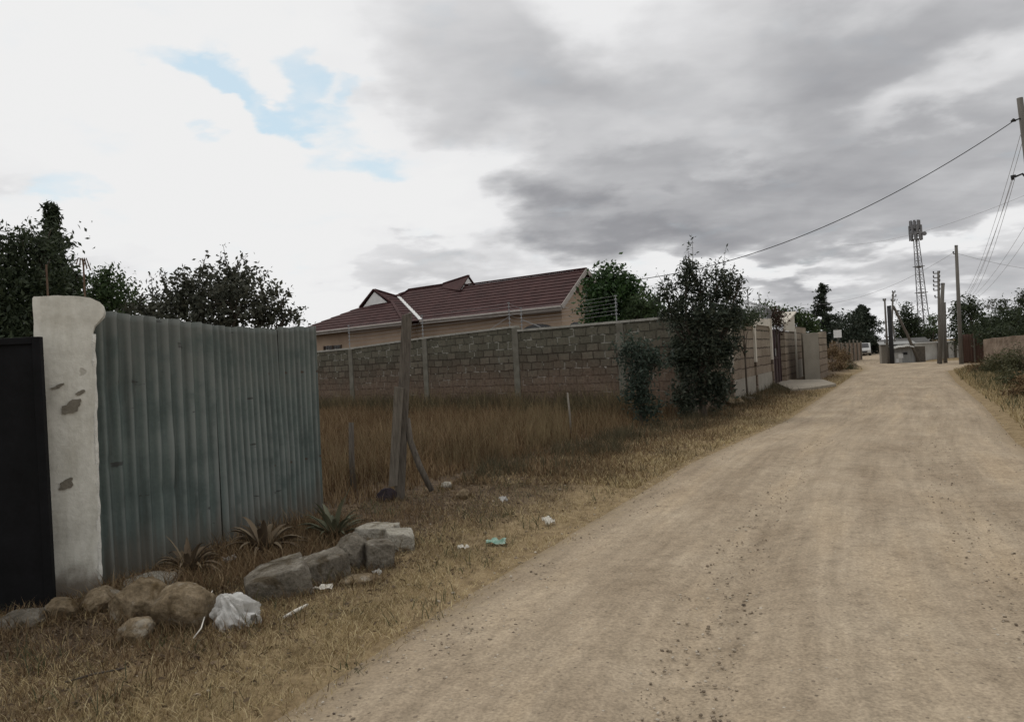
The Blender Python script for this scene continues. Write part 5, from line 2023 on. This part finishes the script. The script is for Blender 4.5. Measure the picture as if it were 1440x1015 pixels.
C1 = NP0 + ca
C2 = NP0 + cb
cable('thick black cable sagging from the nearest pole across the road to the bungalow', C1, At(836, 398, 30.2), 1.15, 0.014)
cable('thin wire sloping from the bare pole left towards the cypress', At(1343, 354, 42), At(1120, 428, 60), 0.9, 0.008, 'wirefaint')
cable('thin wire from the bare pole out of the picture to the right', At(1345, 356, 42), At(1500, 385, 40), 0.15, 0.008, 'wirefaint')
cable('thin wire rising behind the thick cable from far left trees to the right edge', At(1180, 345, 60), At(1520, 240, 30), 0.7, 0.007, 'wirefaint')
G1 = 'service wires running down from the nearest pole'
for k, (a, b) in enumerate(((At(1435, 190, 24.5), At(1352, 420, 62)), (At(1439, 195, 24.5), At(1358, 420, 62)), (C2 + Vector((0, 0, -.05)), At(1362, 418, 62)), (C2 + Vector((-.06, 0, -.05)), At(1349, 425, 62)))):
    cable('thin service wire dropping steeply from the nearest pole to the far trees', a, b, 0.8, 0.0075, 'wirefaint', G1)
G2 = 'paired thin wires low at the right edge'
for k, (a, b) in enumerate(((At(1475, 260, 24.5), At(1356, 425, 62)), (At(1480, 278, 24.5), At(1362, 425, 62)))):
    cable('one of two thin parallel wires slanting in from the right edge below the bracket', a, b, 0.6, 0.0065, 'wirefaint', G2)


# ------------------------------------------------------------------ trees and shrubs
def B(px, py, Y, rx, ry, dz=None): return pblob(px, py, Y, rx, ry, dz)


def gp(px, py_h, Y):
    """foot of a plant at depth Y under photo column px"""
    p = At(px, py_h, Y)
    p.z = gz1(p.x, p.y)
    return p


# left, behind the gate
conifer('tall_tree', 'tall feathery pointed tree rising behind the white pillar', gp(84, 540, 17.5), 5.6, 0.85, MT['leaf_dark'], n_br=170, per=70, leaf=0.15, power=0.85, base_f=0.25, droop=0.45, rag=0.42, asp=0.34, tip=0.07)
tree('dense_tree', 'dense dark green tree filling the left edge above the black gate', 'tree', gp(12, 540, 14), [B(10, 430, 14, 62, 66), B(52, 412, 14.4, 46, 62), B(18, 362, 14.2, 36, 34), B(-30, 440, 14, 60, 80), B(84, 420, 14.6, 26, 42), B(30, 500, 13.6, 60, 60), B(60, 345, 14.6, 28, 30)], 520, 36, 0.28, 0.10, MT['leaf_dark'], 0.12, aspect=0.38,
     sprigs=[(At(px, py, 14), (rng.normal() * .2, 0, 1), 0.38, 16) for px, py in ((4, 352), (14, 348), (22, 345), (33, 348), (45, 330), (-8, 350))])
tree('small_tree', 'small tree with a curled twig on top right behind the iron rods', 'tree', gp(112, 540, 16), [B(108, 388, 16, 13, 22), B(98, 405, 16, 20, 26), B(122, 430, 16, 22, 26)], 50, 26, 0.16, 0.10, MT['leaf_dark'], 0.05)
tree('round_tree', 'small rounded olive green tree between the pillar and the wide shrub', 'tree', gp(160, 540, 15), [B(158, 410, 15, 30, 30), B(150, 395, 15, 16, 18), B(176, 432, 15, 24, 22), B(140, 430, 15, 22, 26)], 120, 26, 0.17, 0.085, MT['leaf_mid'], 0.07)
SB = 9.6
tree('wide_shrub', 'wide dark shrub with loose twig ends spilling over the top of the iron sheets', 'shrub', gp(310, 540, SB),
     [B(245, 418, SB, 44, 30), B(300, 410, SB + .1, 55, 36), B(340, 425, SB - .2, 52, 32), B(375, 440, SB, 34, 24), B(270, 448, SB, 80, 26), B(205, 442, SB, 28, 18), B(402, 448, SB + .1, 20, 14), B(330, 392, SB, 34, 22), B(290, 500, SB + .3, 90, 50)], 480, 28, 0.12, 0.056, MT['leaf_olive'], 0.06, aspect=0.5,
     sprigs=[(At(px, py, SB), (dx, 0.1 * rng.normal(), dz), L, 26) for px, py, dx, dz, L in ((285, 392, -.1, 1, .30), (318, 382, .15, 1, .22), (330, 380, .4, 1, .26), (345, 388, .8, .7, .22), (262, 395, -.2, 1, .16), (218, 425, -.25, 1, .30), (205, 432, -.6, .7, .2), (232, 405, -.3, 1, .22), (375, 412, .3, 1, .16), (395, 428, .7, .8, .24), (405, 440, 1, .2, .2), (360, 400, .5, .8, .2), (310, 380, -.1, 1, .18), (412, 452, 1, -.1, .16), (250, 392, 0.1, 1, .2))], n_twig=5)

# behind the lot wall
tree('citrus_tree', 'dense glossy green tree beside the bungalow gable behind the stone wall', 'tree', gp(866, 500, 22.6),
     [B(858, 395, 22.6, 32, 22), B(866, 425, 22.6, 46, 32), B(838, 432, 22.6, 24, 28), B(892, 432, 22.8, 32, 24), B(860, 460, 22.6, 52, 28), B(880, 405, 22.7, 24, 22), B(845, 408, 22.6, 22, 20)], 330, 30, 0.24, 0.125, MT['leaf_citrus'], 0.10, aspect=0.5)
tree('feathery_tree', 'loose paler tree right of the dense glossy one behind the stone wall', 'tree', gp(915, 500, 21.8), [B(908, 432, 21.8, 24, 24), B(925, 440, 21.8, 18, 18), B(895, 445, 21.8, 22, 20)], 70, 26, 0.2, 0.10, MT['leaf_mid'], 0.05)

# shrubs in front of the lot wall
SY = 16.7
big = [B(972, 380, SY, 13, 20), B(964, 397, SY, 14, 16), B(986, 400, SY, 14, 16), B(936, 412, SY, 12, 17), B(950, 426, SY, 14, 13), B(974, 422, SY, 18, 14), B(1012, 396, SY, 17, 17), B(1028, 410, SY + .1, 17, 12), B(1002, 418, SY, 17, 13), B(1038, 398, SY, 9, 8), B(1038, 425, SY + .2, 10, 8),
       B(985, 446, SY, 48, 18), B(1020, 446, SY, 26, 18), B(948, 446, SY, 20, 10), B(984, 485, SY, 44, 30), B(1010, 484, SY + .1, 28, 30), B(962, 498, SY, 24, 26), B(988, 526, SY, 38, 26), B(1006, 548, SY, 28, 20), B(978, 556, SY, 18, 14), B(962, 560, SY - .2, 20, 20)]
tree('leafy_shrub', 'tallest leafy shrub with drooping clumps on top, growing at the corner of the stone wall', 'shrub', gp(990, 560, SY), big, 620, 34, 0.13, 0.085, MT['leaf_shade'], 0.07, aspect=0.36, droop=0.7,
     sprigs=[(At(px, py, SY), (dx, .1 * rng.normal(), dz), L, n) for px, py, dx, dz, L, n in ((970, 374, 0, 1, .55, 24), (974, 370, .15, 1, .45, 20), (966, 378, -.25, 1, .45, 18), (1018, 388, 0, 1, .42, 20), (1026, 392, .5, 1, .4, 14), (1035, 400, .6, .6, .35, 12), (940, 398, -.1, 1, .35, 10), (995, 395, .2, 1, .35, 10), (950, 405, .3, 1, .45, 10), (1008, 388, -.3, 1, .35, 12), (985, 385, .5, 1, .4, 12), (935, 402, -.5, .8, .3, 8), (1040, 412, .9, .4, .35, 12))], cflat=1.2)
tree('creeper', 'dark creeper trailing over the top of the near compound corner under the razor wire', 'creeper', gp(1052, 560, 22.6), [B(1044, 450, 22.3, 20, 9), B(1058, 445, 23.4, 14, 9), B(1035, 444, 22, 12, 9), B(1036, 458, 21.6, 9, 8)], 60, 22, 0.17, 0.09, MT['leaf_dark'], 0.03, stem='stem', droop=0.4)
tree('slim_shrub', 'slim dark green shrub standing in dry grass in front of the stone wall', 'shrub', gp(902, 592, 15.6),
     [B(888, 492, 15.6, 22, 22), B(908, 500, 15.6, 20, 22), B(900, 520, 15.6, 26, 22), B(925, 508, 15.7, 12, 18), B(896, 548, 15.6, 22, 24), B(905, 575, 15.6, 22, 22)], 150, 26, 0.15, 0.075, MT['leaf_blue'], 0.035, aspect=0.42, droop=0.3)
tree('bougainvillea', 'dark reddish creeper hanging over the top of the maroon gate', 'creeper', gp(1094, 540, 30.5), [B(1090, 446, 30.5, 8, 12), B(1097, 450, 31, 7, 10), B(1085, 440, 30.3, 10, 8), B(1092, 462, 30.6, 6, 8)], 50, 22, 0.18, 0.09, leafmat('reddish_leaf', [(0.03, 0.022, 0.016), (0.06, 0.03, 0.024), (0.05, 0.045, 0.028)]), 0.03, stem='stem', droop=0.5)

# trees in the compounds along the road
tree('yard_tree', 'bushy tree with thin upright shoots behind the tan compound wall', 'tree', gp(1075, 540, 31), [B(1072, 438, 31, 18, 10), B(1058, 444, 30, 14, 9), B(1088, 440, 31.5, 14, 9), B(1068, 452, 31, 24, 10)], 90, 22, 0.25, 0.11, MT['leaf_mid'], 0.05,
     sprigs=[(At(px, 438, 31), (rng.normal() * .15, 0, 1), L, 12) for px, L in ((1060, .5), (1068, .7), (1074, .35), (1080, .6), (1086, .5), (1050, .4), (1092, .4))])
tree('yard_tree', 'darker rounded tree right behind the pale boarded lean-to gable', 'tree', gp(1130, 540, 42), [B(1122, 446, 42, 10, 14), B(1132, 455, 42, 13, 14), B(1142, 462, 42, 10, 10), B(1106, 446, 42, 8, 12)], 110, 24, 0.33, 0.15, MT['leaf_mid'], 0.08)
conifer('cypress', 'tall narrow ragged cypress above the dark trees at the far bend', gp(1163, 540, 62), 6.35, 1.25, MT['leaf_conifer'], n_br=210, per=60, leaf=0.2, power=1.15, base_f=0.05, droop=0.15, rag=0.5, asp=0.4, tip=0.22)
tree('dark_tree', 'dark broad tree between the cypress and the soft conifer', 'tree', gp(1190, 540, 92), [B(1190, 458, 92, 20, 18), B(1175, 468, 90, 16, 18), B(1204, 462, 93, 14, 18), B(1190, 480, 92, 34, 12)], 220, 26, 0.7, 0.28, MT['leaf_conifer'], 0.12)
conifer('soft_conifer', 'soft wide conifer above the silver car', gp(1217, 540, 95), 6.1, 2.5, MT['leaf_conifer'], n_br=230, per=80, leaf=0.32, power=0.6, base_f=0.08, droop=0.1, rag=0.25, asp=0.3)
tree('hedge', 'low dark hedge closing the gap left of the kiosk', 'hedge', gp(1235, 540, 96), [B(1228, 493, 96, 12, 8), B(1240, 492, 96, 14, 9), B(1252, 490, 96, 10, 9), B(1204, 488, 98, 20, 8)], 120, 22, 0.5, 0.2, MT['leaf_conifer'], 0.08)
tree('slant_tree', 'dark tree with pointed top behind the slanting stay pole', 'tree', gp(1277, 540, 62), [B(1272, 440, 62, 9, 12), B(1278, 455, 62, 16, 16), B(1270, 470, 62, 14, 14), B(1284, 470, 62, 14, 14), B(1290, 452, 62, 6, 6)], 170, 26, 0.42, 0.18, MT['leaf_dark'], 0.1)
tree('low_tree', 'low dark bushy tree in front of the lattice mast foot', 'tree', gp(1304, 540, 64), [B(1304, 466, 64, 12, 8), B(1316, 472, 64, 12, 8), B(1296, 474, 64, 12, 7), B(1312, 452, 64, 4, 8)], 110, 24, 0.36, 0.17, MT['leaf_dark'], 0.08)
tree('thin_tree', 'thin leaved sapling between the lattice mast and the insulator pole', 'tree', gp(1313, 540, 58), [B(1313, 446, 58, 5, 8), B(1314, 460, 58, 6, 8)], 22, 16, 0.3, 0.14, MT['leaf_mid'], 0.04)
tree('round_dark_tree', 'round dark tree directly behind the tall bare pole', 'tree', gp(1363, 540, 54), [B(1358, 432, 54, 17, 14), B(1366, 440, 54, 16, 16), B(1346, 440, 54, 10, 14), B(1352, 460, 54, 22, 18), B(1376, 462, 54, 16, 14), B(1366, 480, 54, 26, 14)], 240, 26, 0.42, 0.17, MT['leaf_dark'], 0.14)
tree('hedge', 'broad dark hedge behind the mud wall on the right', 'hedge', gp(1405, 540, 43), [B(1392, 462, 43, 20, 14), B(1412, 460, 42, 20, 14), B(1432, 456, 41, 20, 16), B(1376, 468, 44, 14, 12), B(1455, 450, 40, 22, 22), B(1385, 450, 44, 12, 8), B(1420, 448, 42, 22, 12), B(1400, 472, 40, 30, 10), B(1440, 468, 38, 26, 12)], 420, 28, 0.34, 0.14, MT['leaf_dark'], 0.08)
tree('flat_topped_tree', 'sparse flat topped thorn tree above the hedge at the right edge', 'tree', gp(1424, 540, 46), [B(1406, 434, 46, 11, 6), B(1422, 438, 46, 14, 4), B(1438, 424, 46, 9, 10), B(1412, 424, 46, 6, 4), B(1450, 432, 46, 16, 12), B(1442, 414, 46, 8, 7)], 110, 24, 0.24, 0.12, MT['leaf_dark'], 0.09, n_twig=4)
tree('wispy_tree', 'faint wispy leaning treetop left of the flat topped thorn tree', 'tree', gp(1392, 540, 70), [B(1396, 424, 70, 7, 3), B(1390, 430, 70, 6, 3)], 16, 14, 0.3, 0.15, MT['leaf_olive'], 0.05)

# scrub on both verges
SC = 'scrub bushes on the right verge'
for px, py, Y, rx, ry, mt, lab in ((1432, 505, 24, 22, 18, 'scrub', 'rounded green scrub bush on the right verge, cut by the picture edge'), (1412, 508, 27.5, 18, 14, 'scrub', 'green scrub bush against the mud wall, middle of the right verge'), (1392, 514, 30, 15, 12, 'scrub', 'small olive scrub bush at the left end of the mud wall'), (1376, 520, 31, 12, 9, 'drygrass', 'brown withered bush beside the far end of the right verge'), (1425, 532, 21.5, 22, 12, 'scrub', 'low spreading scrub on the right verge nearest to the road'), (1444, 545, 18, 22, 18, 'drygrass', 'dry brown bush nearest to the camera on the right verge')):
    tree('scrub_bush', lab, 'bush', gp(px, 540, Y), [B(px, py, Y, rx, ry), B(px - rx * .5, py + ry * .5, Y, rx * .6, ry * .7), B(px + rx * .5, py + ry * .5, Y, rx * .6, ry * .7)], 70, 24, 0.18, 0.085, MT[mt], 0.02, aspect=0.3, group=SC, stem='stem', n_twig=4)
SL = 'dry bushes at the end of the compound wall'
for px, py, Y, rx, ry, mt, lab in ((1178, 512, 42, 14, 10, 'drygrass', 'dry brown bush at the foot of the far compound wall end'), (1192, 517, 44, 14, 6, 'scrub', 'low bush right of the brown one at the road bend'), (1172, 494, 44, 10, 12, 'drygrass', 'tall withered bush below the blank white board'), (1186, 500, 47, 10, 9, 'drygrass', 'withered bush in front of the brown board fence')):
    tree('dry_bush', lab, 'bush', gp(px, 540, Y), [B(px, py, Y, rx, ry), B(px - rx * .5, py + ry * .4, Y, rx * .6, ry * .7), B(px + rx * .5, py + ry * .4, Y, rx * .6, ry * .6)], 60, 22, 0.2, 0.10, MT[mt], 0.02, aspect=0.3, group=SL, stem='stem', n_twig=4)


# ------------------------------------------------------------------ grass, litter and gravel
def clumpy(X, Y):
    return np.clip(0.55 + 0.6 * wob(X * 1.7 + 3, Y * 1.7) + 0.35 * wob(X * 4.1, Y * 4.1 + 5), 0.06, 1)


def rooted(name, poly, n, hmin, hmax, w, lean, mat, keep=None, clump=None, hfun=None):
    X, Y = scatter(poly, n, keep)
    if clump:
        # tufts: jitter several blades round each root
        k = clump
        X = np.repeat(X, k) + rng.normal(size=len(X) * k) * 0.05
        Y = np.repeat(Y, k) + rng.normal(size=len(Y) * k) * 0.05
    Z = np.where((road_t(X, Y) > 0.03) & (road_r(X, Y) < -0.3), 0.016, gz(X, Y))
    h = hmin + (hmax - hmin) * rng.random(len(X)) ** 1.5
    if hfun is not None: h = h * hfun(X, Y)
    ln = np.clip(lean[0] + (lean[1] - lean[0]) * rng.random(len(X)), 0, 0.99)
    V, F = blades(X, Y, Z, h, w * (0.6 + 0.8 * rng.random(len(X))), ln)
    o = fast(name, V, F, mat)
    return tag(o, kind='stuff')


LOT = [(-2.0, 8.15), (-1.5, 8.75), (-0.95, 9.9), (-0.25, 11.1), (0.9, 12.6), (2.3, 15.0), (3.7, 17.0), (3.9, 17.35), (2.72, 18.85), (0.13, 21.1), (-2.65, 23.4), (-5.44, 25.8), (-8.3, 28.3), (-9.5, 26), (-5.5, 15), (-3.1, 9.5)]
front = np.array([(-2.3, 7.9), (-1.5, 8.75), (-0.95, 9.9), (-0.25, 11.1), (0.9, 12.6), (2.3, 15.0), (3.7, 17.0)])


def lot_edge(X, Y):
    xe = np.interp(Y, front[:, 1], front[:, 0], right=4.5)
    return np.clip((xe - X) / 1.0, 0, 1)


hf = lambda X, Y: (0.35 + 0.65 * lot_edge(X, Y)) * (0.6 + 0.55 * clumpy(X * 0.6, Y * 0.6))
tag(rooted('dry_grass', LOT, 15000, 0.16, 0.62, 0.010, (0.05, 0.75), MT['drygrass'], keep=lambda X, Y: clumpy(X, Y), clump=6, hfun=hf), 'tall dead brown grass filling the lot before the stone wall', 'grass')
tag(rooted('dry_grass', LOT, 26000, 0.05, 0.22, 0.012, (0.4, 0.97), MT['drygrass']), 'matted dead undergrowth at the foot of the tall grass', 'grass')
WALLFOOT = [(3.9, 17.3), (2.72, 18.85), (0.13, 21.1), (-2.65, 23.4), (-5.44, 25.8), (-8.3, 28.3), (-8.7, 26.6), (-5.8, 23.4), (-2.9, 20.6), (-0.3, 18.6), (2.2, 16.6)]
tag(rooted('weeds', WALLFOOT, 6000, 0.15, 0.8, 0.014, (0.1, 0.85), MT['weed'], keep=lambda X, Y: clumpy(X * .7 + 7, Y * .7) ** 2, clump=4), 'dull green weeds along the foot of the stone wall', 'weeds')

VERGE_N = [(-4.6, 2.2), (-1.5, 2.2), (-1.0, 3.4), (-.5, 4.7), (.5, 6.9), (1.3, 8.6), (-0.9, 9.4), (-1.6, 8.5), (-2.1, 7.4), (-2.75, 5.9), (-3.3, 5.2), (-5, 4.9)]
VERGE_F = [(1.3, 8.6), (2.3, 10.5), (5.5, 15.8), (8.7, 22), (11.9, 28.1), (14.0, 32.1), (16.2, 36.6), (15.2, 36.6), (12.9, 32.2), (9.5, 28.3), (7.3, 23.6), (6.0, 20.8), (4.1, 17.2), (2.3, 14.9), (0.9, 12.5), (-0.25, 11.0), (-0.9, 9.4)]
RV = [(5.2, 6.2), (7.2, 10.6), (10.3, 16.4), (15.5, 26.5), (20.3, 35.4), (24.5, 38.5), (21.5, 34.4), (18.9, 27.2), (17.8, 24), (14.6, 18), (11.6, 11.2), (9.5, 7)]


def near_keep(X, Y):
    d = np.hypot(X, Y)
    t = -road_t(X, Y)
    return np.clip((3.4 / d) ** 2, 0.05, 1) * np.clip(0.25 + t / 0.35, 0.06, 1) * (0.10 + 0.90 * clumpy(X * 1.2, Y * 1.2) ** 1.6)


tag(rooted('verge_grass', VERGE_N, 30000, 0.03, 0.10, 0.0042, (0.6, 0.99), MT['straw'], keep=lambda X, Y: near_keep(X, Y) * np.clip(1.25 + road_t(X, Y) * 0.65, 0.16, 1), clump=2), 'short pale straw matted over the near verge', 'grass')
tag(rooted('verge_grass', VERGE_N, 20000, 0.03, 0.14, 0.0045, (0.3, 0.95), MT['drygrass'], keep=lambda X, Y: near_keep(X + .7, Y + .4) * np.clip(0.15 - road_t(X, Y) * 0.6, 0.1, 1), clump=2), 'brown dead grass mixed into the near verge', 'grass')
tag(rooted('verge_grass', VERGE_F, 34000, 0.03, 0.11, 0.009, (0.5, 0.98), MT['straw'], keep=lambda X, Y: np.clip(9 / Y, 0.15, 1) ** 1.5 * clumpy(X, Y) * np.clip(1.25 + road_t(X, Y) * 0.55, 0.1, 1)), 'straw coloured grass strip along the left road edge', 'grass')
tag(rooted('verge_grass', VERGE_F, 30000, 0.03, 0.16, 0.010, (0.3, 0.95), MT['drygrass'], keep=lambda X, Y: np.clip(9 / Y, 0.15, 1) ** 1.5 * clumpy(X + 3, Y + 2) * np.clip(-road_t(X, Y) * 0.7, 0.05, 1)), 'brown dead grass on the bank between road and lot', 'grass')
tag(rooted('verge_grass', RV, 34000, 0.04, 0.24, 0.012, (0.2, 0.95), MT['straw'], keep=lambda X, Y: clumpy(X, Y)), 'dry grass on the right verge', 'grass')
tag(rooted('weeds', RV, 12000, 0.06, 0.30, 0.014, (0.2, 0.9), MT['scrub'], keep=lambda X, Y: clumpy(X + 9, Y) * np.clip(road_r(X, Y) / 1.5, 0, 1), clump=2), 'green weeds on the right verge', 'weeds')
BED = [(-2.75, 5.75), (-2.1, 7.6), (-1.7, 7.4), (-1.35, 6.6), (-1.7, 5.5), (-2.3, 5.0), (-3.0, 5.1)]
tag(rooted('dry_grass', BED, 1500, 0.05, 0.26, 0.005, (0.3, 0.95), MT['drygrass'], clump=5), 'withered grass between the stones and the iron sheets', 'grass')


def flakes(name, label, cat, polys, n, size, mat, keep=None, lift=0.012):
    XS, YS = [], []
    for p in polys:
        x, y = scatter(p, n // len(polys), keep)
        XS.append(x)
        YS.append(y)
    X, Y = np.concatenate(XS), np.concatenate(YS)
    P = np.stack([X, Y, gz(X, Y) + lift + 0.012 * rng.random(len(X))], 1)
    V, F = kites(P, size, 0.55, up=0.0)
    V = V.reshape(-1, 4, 3)
    c = V.mean(1, keepdims=True)
    V = c + (V - c) * np.array([1, 1, 0.45])
    return tag(fast(name, V.reshape(-1, 3), F, mat), label, cat, kind='stuff')


flakes('leaf_litter', 'fallen brown leaves over the left verge', 'leaves', [VERGE_N, VERGE_F], 16000, 0.035, MT['litter'], keep=lambda X, Y: np.clip(6 / np.hypot(X, Y), 0.05, 1) ** 2 * np.clip(-road_t(X, Y) * 0.8, 0.02, 1) * clumpy(X + 1, Y + 8))


def gravel(name, label, n, smin, smax, mat, keep, poly, emb=0.3):
    bm = bmesh.new()
    bmesh.ops.create_icosphere(bm, subdivisions=1, radius=1.0)
    T = np.array([v.co[:] for v in bm.verts])
    TF = np.array([[v.index for v in f.verts] for f in bm.faces])
    bm.free()
    X, Y = scatter(poly, n, keep)
    n = len(X)
    s = smin + (smax - smin) * rng.random(n) ** 3
    a = rng.random(n) * 2 * PI
    sc = np.stack([s, s * (0.55 + 0.4 * rng.random(n)), s * (0.35 + 0.35 * rng.random(n))], 1)
    V = T[None] * (1 + 0.22 * rng.normal(size=(n, len(T), 1))).clip(0.6, 1.5) * sc[:, None, :]
    c, s_ = np.cos(a)[:, None], np.sin(a)[:, None]
    x, y = V[..., 0] * c - V[..., 1] * s_, V[..., 0] * s_ + V[..., 1] * c
    on = np.minimum(road_t(X, Y), -road_r(X, Y)) > 0.05
    z0 = np.where(on, 0.022, gz(X, Y) + 0.004)
    V = np.stack([x + X[:, None], y + Y[:, None], V[..., 2] + z0[:, None] + sc[:, 2:3] * emb], 2).reshape(-1, 3)
    F = (TF[None] + (np.arange(n) * len(T))[:, None, None]).reshape(-1, 3)
    return tag(fast(name, V, F, mat), label, 'stones', kind='stuff')


ROADP = [(-1.4, 2.0), (-1.06, 3.31), (-.55, 4.6), (.43, 6.85), (2.25, 10.46), (5.5, 15.84), (11.4, 27.3), (15.4, 26.6), (10.2, 16.5), (7.13, 10.8), (5.6, 7.4), (4.6, 4.9), (4, 2.0)]
MT['pebble'] = leafmat('gravel_stone', [(0.14, 0.11, 0.08), (0.22, 0.175, 0.125), (0.28, 0.225, 0.165), (0.36, 0.30, 0.225), (0.5, 0.45, 0.37)], 0.95, 0.0)
gravel('gravel', 'small stones and clods scattered over the dirt road', 15000, 0.002, 0.012, MT['pebble'], lambda X, Y: np.clip(3.2 / np.hypot(X, Y), 0.02, 1) ** 1.6 * (0.6 + 0.4 * clumpy(X * 1.3, Y * 1.3)), ROADP)
gravel('gravel', 'small stones lying in the straw of the near verge', 350, 0.006, 0.022, MT['pebble'], lambda X, Y: np.clip(4 / np.hypot(X, Y), 0.05, 1) ** 1.5, VERGE_N)
gravel('gravel', 'dark clods of earth on the dirt road', 70, 0.004, 0.015, pmat('dark_clod', [(0.06, 0.046, 0.035), (0.12, 0.092, 0.07)], 30, 1.0, 0.4), lambda X, Y: np.clip(3.5 / np.hypot(X, Y), 0.05, 1) ** 1.3, ROADP)


def tufts(name, label, spots, n, hmin, hmax, w, mat, spread=0.05):
    XS, YS = [], []
    for (x, y, rx, ry) in spots:
        a = rng.random(n) * 2 * PI
        r = 1.0 + 0.22 * rng.normal(size=n)
        XS.append(x + np.cos(a) * rx * r)
        YS.append(y + np.sin(a) * ry * r)
    X, Y = np.concatenate(XS), np.concatenate(YS)
    h = hmin + (hmax - hmin) * rng.random(len(X)) ** 2
    V, F = blades(X, Y, gz(X, Y), h, w * (0.6 + 0.8 * rng.random(len(X))), np.clip(0.25 + 0.7 * rng.random(len(X)), 0, 0.97))
    return tag(fast(name, V, F, mat), label, 'grass', kind='stuff')


SP = []
for o in list(COL.objects):
    if o.name.split('.')[0] in ('stone', 'plastic_bag', 'rag_heap') and o.location.y < 12:
        d = o.dimensions if o.dimensions.x > 0 else Vector((0.3, 0.3, 0.2))
        xs_ = [v.co.x for v in o.data.vertices]
        ys_ = [v.co.y for v in o.data.vertices]
        SP.append((o.location.x, o.location.y, 0.5 * (max(xs_) - min(xs_)), 0.5 * (max(ys_) - min(ys_))))
tufts('dry_grass', 'dead grass tufts growing round the feet of the edging stones', SP, 230, 0.04, 0.17, 0.0045, MT['drygrass'])
tufts('verge_grass', 'straw caught round the feet of the edging stones', SP, 120, 0.03, 0.12, 0.0045, MT['straw'])
PATCH = [(-2.0, 9.2), (-1.2, 9.6), (0.4, 12.3), (1.6, 14.2), (2.6, 16.2), (1.4, 17.4), (-0.6, 15.6), (-2.2, 12.6), (-3.0, 10.4)]
tag(rooted('weeds', PATCH, 700, 0.25, 0.8, 0.006, (0.05, 0.6), MT['tanweed'], keep=lambda X, Y: clumpy(X * .9 + 4, Y * .9 + 2) ** 3, clump=5), 'paler taller dry weeds standing in patches over the lot', 'weeds')
tag(rooted('weeds', VERGE_F, 1100, 0.08, 0.35, 0.009, (0.2, 0.9), MT['weed'], keep=lambda X, Y: clumpy(X * 1.1 + 9, Y * 1.1) ** 3 * np.clip(-road_t(X, Y) - 0.8, 0.02, 1), clump=8), 'dark withered weed tufts on the bank beside the road', 'weeds')
tag(rooted('weeds', VERGE_N, 260, 0.04, 0.16, 0.006, (0.3, 0.95), MT['scrub'], keep=lambda X, Y: clumpy(X * 1.5 + 2, Y * 1.5) ** 3, clump=10), 'scattered low green weeds in the near verge straw', 'weeds')

EDGE = [(-1.9, 1.2), (-1.2, 3.3), (-.65, 4.6), (.4, 6.85), (2.2, 10.46), (5.4, 15.84), (11.3, 27.3), (11.9, 27.3), (6.1, 15.84), (2.9, 10.46), (1.05, 6.85), (-.05, 4.6), (-.6, 3.3), (-1.3, 1.2)]
tag(rooted('verge_grass', EDGE, 9000, 0.02, 0.075, 0.0045, (0.7, 0.99), MT['straw'], keep=lambda X, Y: np.clip(3.5 / np.hypot(X, Y), 0.1, 1) ** 1.2 * np.clip(0.85 - road_t(X, Y) / 0.42, 0.0, 1) ** 1.5 * clumpy(X * 1.2, Y * 1.2 + 4), clump=2), 'loose straw spilling thinly over the road edge', 'grass')
tag(rooted('weeds', WALLFOOT, 420, 0.35, 1.0, 0.010, (0.05, 0.6), MT['tanweed'], keep=lambda X, Y: clumpy(X * .8 + 1, Y * .8 + 6) ** 3, clump=9), 'tall tan weed clumps against the foot of the stone wall', 'weeds')
